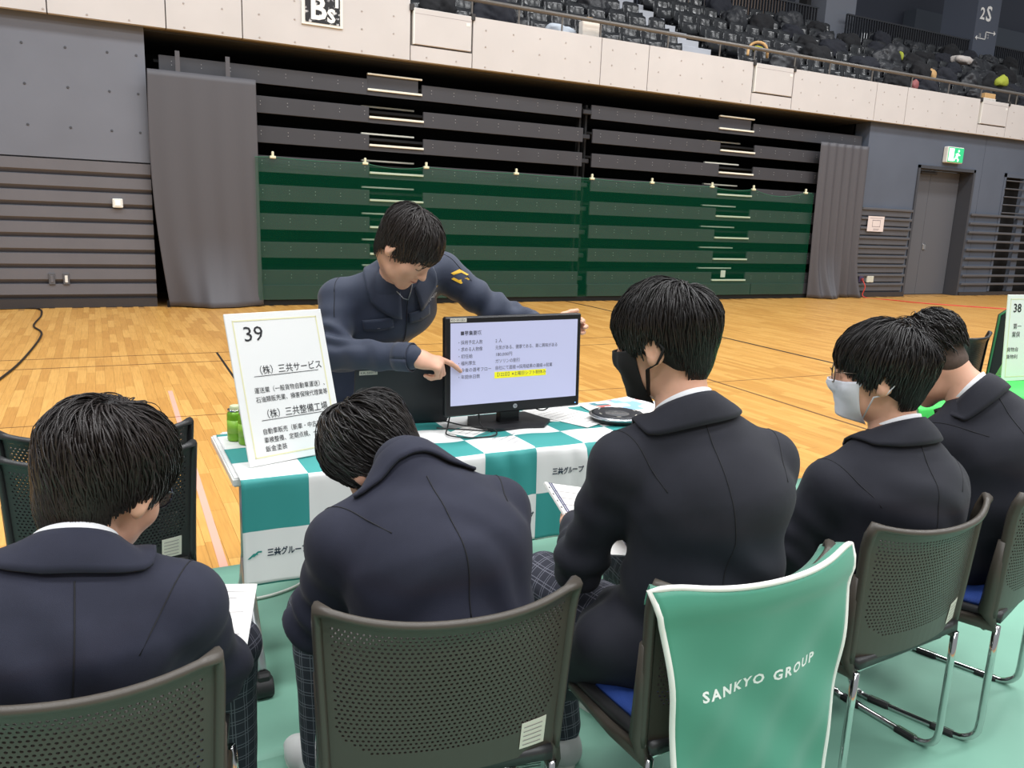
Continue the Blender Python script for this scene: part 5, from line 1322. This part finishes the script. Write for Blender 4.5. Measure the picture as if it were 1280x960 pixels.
# student 4: profile, white mask, round spectacles
J4 = seatJ(pelvis=(1.90, 1.42, .53), waist=(1.895, 1.36, .67), chest=(1.885, 1.355, .81), neck=(1.90, 1.39, .99), head=(1.863, 1.435, 1.122), head_rot=(40, 2, 0),
     shL=(1.71, 1.42, .835), shR=(2.045, 1.35, .83), elL=(1.655, 1.50, .63), elR=(2.09, 1.45, .60), wrL=(1.745, 1.63, .665), wrR=(1.93, 1.70, .64), knL=(1.74, 1.85, .5), knR=(2.05, 1.85, .5), anL=(1.74, 1.82, .08), anR=(2.05, 1.82, .08))
S4 = person('student in dark blazer with white mask and round spectacles, in profile on the right', J4, dict(len=.125, lift=.17, crown=(.0, -.5, .86), swirl=.25, wob=.15, rad=.0016, shell=(.088, .110, .096), lim=[.026, .016, .0, -.022, .016, -.016, -.07, -.092, -.098]), BLAZER2, 1.04, hairN=5000, seed=11, tail=.03,
     hand_cfg=dict(L=dict(d=(.25, .8, -.2), n=(.2, .1, -1), curls=[(30, 40, 25), (40, 45, 30), (45, 50, 30), (50, 50, 30)])))
mask_on(S4[0], S4[3], S4[2], S4[5], mat('mask_white', (226, 228, 236), .7), 1.04, strap=.0022, topz=-.014, az=64)
glasses_on(S4[0], S4[3], S4[2], mat('frame_wire', (120, 108, 96), .3, .9), 1.04)
# student 5: far right, head bowed
J5 = seatJ(pelvis=(2.45, 1.47, .53), waist=(2.445, 1.41, .70), chest=(2.435, 1.42, .86), neck=(2.36, 1.49, 1.04), head=(2.30, 1.605, 1.115), head_rot=(22, 42, -4),
     shL=(2.27, 1.50, .885), shR=(2.62, 1.43, .90), elL=(2.21, 1.60, .65), elR=(2.68, 1.55, .65), wrL=(2.28, 1.80, .64), wrR=(2.5, 1.82, .64), knL=(2.30, 1.9, .5), knR=(2.6, 1.9, .5), anL=(2.30, 1.86, .08), anR=(2.6, 1.86, .08))
S5 = person('student in dark blazer with closely cropped nape and bowed head, at the right edge', J5, dict(len=.075, lift=.2, crown=(.0, -.3, .95), swirl=.3, wob=.5, rad=.0015, jag=.012, scalp=mat('cropped_nape', (84, 68, 60), .8, var=.15, vscale=90), shell=(.083, .103, .092), lim=[.03, .02, .015, .01, .015, .02, .01, -.005, -.01]), BLAZER2, 1.05, hairN=3600, seed=14, tail=.03)

# presenter behind the table, leaning over it and pointing at the slide
JP = dict(pelvis=(.82, 3.13, .92), waist=(.895, 3.085, 1.02), chest=(.985, 2.985, 1.14), neck=(1.0, 2.84, 1.295), head=(.975, 2.715, 1.385), head_rot=(-140, 46, 0),
     shR=(.797, 2.955, 1.18), shL=(1.20, 2.94, 1.285), elR=(.738, 2.84, .995), wrR=(.955, 2.585, 1.015), elL=(1.41, 2.84, 1.125), wrL=(1.545, 2.695, 1.085),
     hipR=(.73, 3.14, .90), hipL=(.91, 3.13, .90), knR=(.73, 3.16, .50), knL=(.93, 3.16, .50), anR=(.73, 3.20, .09), anL=(.94, 3.20, .09), toeR=(.72, 3.0, 0), toeL=(.96, 3.0, 0))
PS = person('man in navy work jacket leaning over the table and pointing at the monitor', JP, dict(len=.135, lift=.12, jag=.016, crown=(.0, -.35, .93), swirl=.35, wob=.45, rad=.0017, shell=(.086, .108, .094), trouser_mat=mat('work_trousers', (40, 46, 62), .8), shoe_mat=mat('shoe_black', (26, 26, 28), .4), lim=[.026, .02, .0, -.02, -.006, -.02, -.06, -.08, -.083]),
     WORK, 1.04, hairN=5200, hair_mat=HAIRB, seed=17, legs='stand', plaid=False, presenter=True, collar='work', jr=1.05, vox=.008,
     hand_cfg=dict(R=dict(d=(.90, -.16, -.25), n=(.15, .45, -.85), curls=[(12, 12, 8), (62, 70, 40), (72, 75, 45), (78, 75, 45)], thumb=(.7, .5, .5), tb=(.4, .5)),
                   L=dict(d=(.97, -.05, .03), n=(-.1, -1, -.05), curls=[(42, 62, 30), (38, 62, 34), (38, 62, 34), (40, 60, 34)], thumb=(.85, .45, -.1), tb=(.5, .25))))
rt_, A, R_, P_, T_, hT_, jo_, fx = PS
GOLD = mat('emblem_gold', (222, 176, 40), .5); ZIP = mat('zip_silver', (170, 172, 178), .3, .8)
def on_jacket(anchor, xdir, off=.002):
    loc, n_, _, _ = T_.find_nearest(Vector(anchor)); x_ = Vector(xdir); x_ = (x_-n_*x_.dot(n_)).normalized(); y_ = n_.cross(x_)
    def fn(x, y):
        q = loc+x_*x+y_*y; h = T_.ray_cast(q+n_*.05, -n_, .12)
        return (h[0]+h[1]*off) if h[0] is not None else q+n_*off
    return fn
def emblem(fn, s, parent):
    for k in (0, 1):
        dx, dy = k*.34*s, k*.30*s-.15*s
        o = [(-.2, .5), (.8, .5), (.65, .28), (.1, .28), (-.5, -.3), (-.8, -.3)]; sg = 1-2*k
        MB().add([fn((x-.13)*s*sg, (y+.10)*s*sg) for x, y in o], [tuple(range(6))]).build('emblem', GOLD, parent)
f1 = on_jacket((1.135, 2.85, 1.222), (.9, .1, .25)); emblem(f1, .026, jo_)
f2 = on_jacket((1.14, 2.85, 1.182), (.9, .1, .25)); letter('(株)三共サービス', None, .02, SHIRT, jo_, 'chest_lettering', bold=.0005, width=.105, fn=lambda x, y: f2(x-.06, y-.004))
f3 = on_jacket((1.24, 2.86, 1.27), (.75, .2, -.55)); emblem(f3, .042, jo_)
for anc, w_ in (((1.10, 2.80, 1.115), .10), ((.90, 2.80, 1.08), .11)):
    f = on_jacket(anc, (.9, .1, .22)); fl_ = MB().sheet(lambda u, v: f((u-.5)*w_, (v-.5)*.042-.006*(1-abs(u-.5)*2)*(1-v)), 10, 4, -.004).build('pocket_flap', WORK, jo_, True)
    g_ = [f((u-.5)*w_, -.021-.006*(1-abs(u-.5)*2)) for u in [i/10 for i in range(11)]]
    MB().tube([f(-w_/2, .021)]+g_+[f(w_/2, .021)], .0012, 5).build('pocket_seam', SEAMM, fl_, True)
    fb = on_jacket(anc, (.9, .1, .22), .006); q_ = fb(0, -.016); MB().lathe([(.001, 0), (.006, 0), (.006, .002), (.001, .003)], (q_.x, q_.y, q_.z), 10).build('stud', mat('stud_grey', (110, 114, 124), .3, .7), fl_)
fz = on_jacket((1.03, 2.78, 1.19), (.9, .1, .22), .003)
MB().tube([fz(-.012+.03, .055), fz(.0, .02), fz(-.012, -.01)], .0022, 6).build('zip', ZIP, jo_, True)
MB().tube([fz(-.05, .03), fz(-.03, .0), fz(-.012, -.01)], .0018, 6).build('zip', ZIP, jo_, True)
MB().tube([fz(-.012-.02*t, -.01-.20*t) for t in [i/8 for i in range(9)]], .0016, 5).build('placket_seam', SEAMM, jo_, True)
# brows, lashes and lips
BROW = mat('brow_black', (34, 28, 27), .7); LIP = mat('lip', (176, 108, 98), .5)
def on_face(x, z, off): 
    o = P_(x, .02, z); d = np.array(R_)@np.array([0, 1., 0]); h, n = bvh_cast(hT_, o, d, .2); return (np.array(h)+d*off) if h is not None else P_(x, .1, z)
for s_ in (-1, 1):
    MB().tube([on_face(s_*x, .021+.004*math.sin(x*70), .0005) for x in (.014, .022, .032, .042, .048)], [.0016, .003, .003, .0024, .001], 6).build('eyebrow', BROW, rt_, True)
    MB().tube([on_face(s_*x, -.0045-.003*math.sin((x-.018)*110), .0006) for x in (.018, .024, .031, .038, .044)], .0012, 5).build('lash_line', BROW, rt_, True)
MB().tube([on_face(x, -.0592, .0) for x in (-.02, -.01, 0, .01, .02)], [.001, .003, .0034, .003, .001], 6).build('lips', LIP, rt_, True)
# cuff of the pointing arm
ax = nrm(A['wrR']-A['elR']); cp = A['wrR']-ax*.035; b1 = nrm(np.cross(ax, [0, 0, 1])); b2 = np.cross(ax, b1)
MB().sheet(lambda u, v: cp+ax*(v-.5)*.06+(b1*math.cos(u*2*math.pi)+b2*math.sin(u*2*math.pi))*.0475, 24, 3, -.004).build('cuff', WORK, jo_, True)
q_ = cp-b1*.0-np.array([0, .0, 0])+(b1*-.3+b2*-.95)*.052
MB().lathe([(.001, -.002), (.006, -.002), (.006, .002), (.001, .003)], tuple(q_), 10).build('cuff_stud', mat('stud_grey', (110, 114, 124), .3, .7), jo_)

# ================================================================== THINGS IN HANDS AND LAPS
def sheaf(name, label, c, x_, y_, w_, h_, t_, cat, lines=7, band=None):
    M = frame(Vector(c), x_, y=y_); t = thing(name, label, cat, c)
    MB().bbox(-w_/2, w_/2, -h_/2, h_/2, -t_, 0, .0008, M=M).build('pages', PAPER, t)
    b = MB()
    for k in range(lines): b.box(-w_/2+.02, w_/2-.02-.02*(k % 3), h_/2-.03-.026*k-.0015, h_/2-.03-.026*k, .0002, .0006, M=M)
    b.build('print', GREY, t)
    if band:
        MB().box(-w_/2, -w_/2+.012, -h_/2, h_/2, .0008, .0016, M=M).build('hole_strip', PAPER, t)
        b = MB()
        for k in range(10): b.box(-w_/2+.003, -w_/2+.008, -h_/2+.012+k*h_/10.5, -h_/2+.018+k*h_/10.5, .0017, .002, M=M)
        b.build('punched_holes', INK, t)
        for k in (0, 1): MB().box(-w_/2+.017+.009*k, -w_/2+.022+.009*k, -h_/2, h_/2, .0005, .0012, M=M).build('ruled_margin', mat('margin_blue', (70, 74, 110), .6), t)
    return t
sheaf('document', 'printed papers on the lap of the student at the lower left', (.155, 1.73, .607), (.95, -.25, -.05), (.3, .9, .15), .21, .29, .004, 'papers')
sheaf('notebook', 'white ruled notebook with punched edge held by the student in the black mask', (1.195, 1.80, .675), (.93, .22, -.28), (-.1, .85, .5), .19, .26, .006, 'notebook', band=True)
sheaf('notebook', 'white notepad in the lap of the student in the white mask', (1.80, 1.73, .655), (1, 0, 0), (0, .95, .12), .16, .22, .005, 'notebook')
sheaf('document', 'papers on the lap of the hunched student', (.58, 1.92, .625), (1, 0, 0), (0, .95, .1), .21, .29, .004, 'papers')
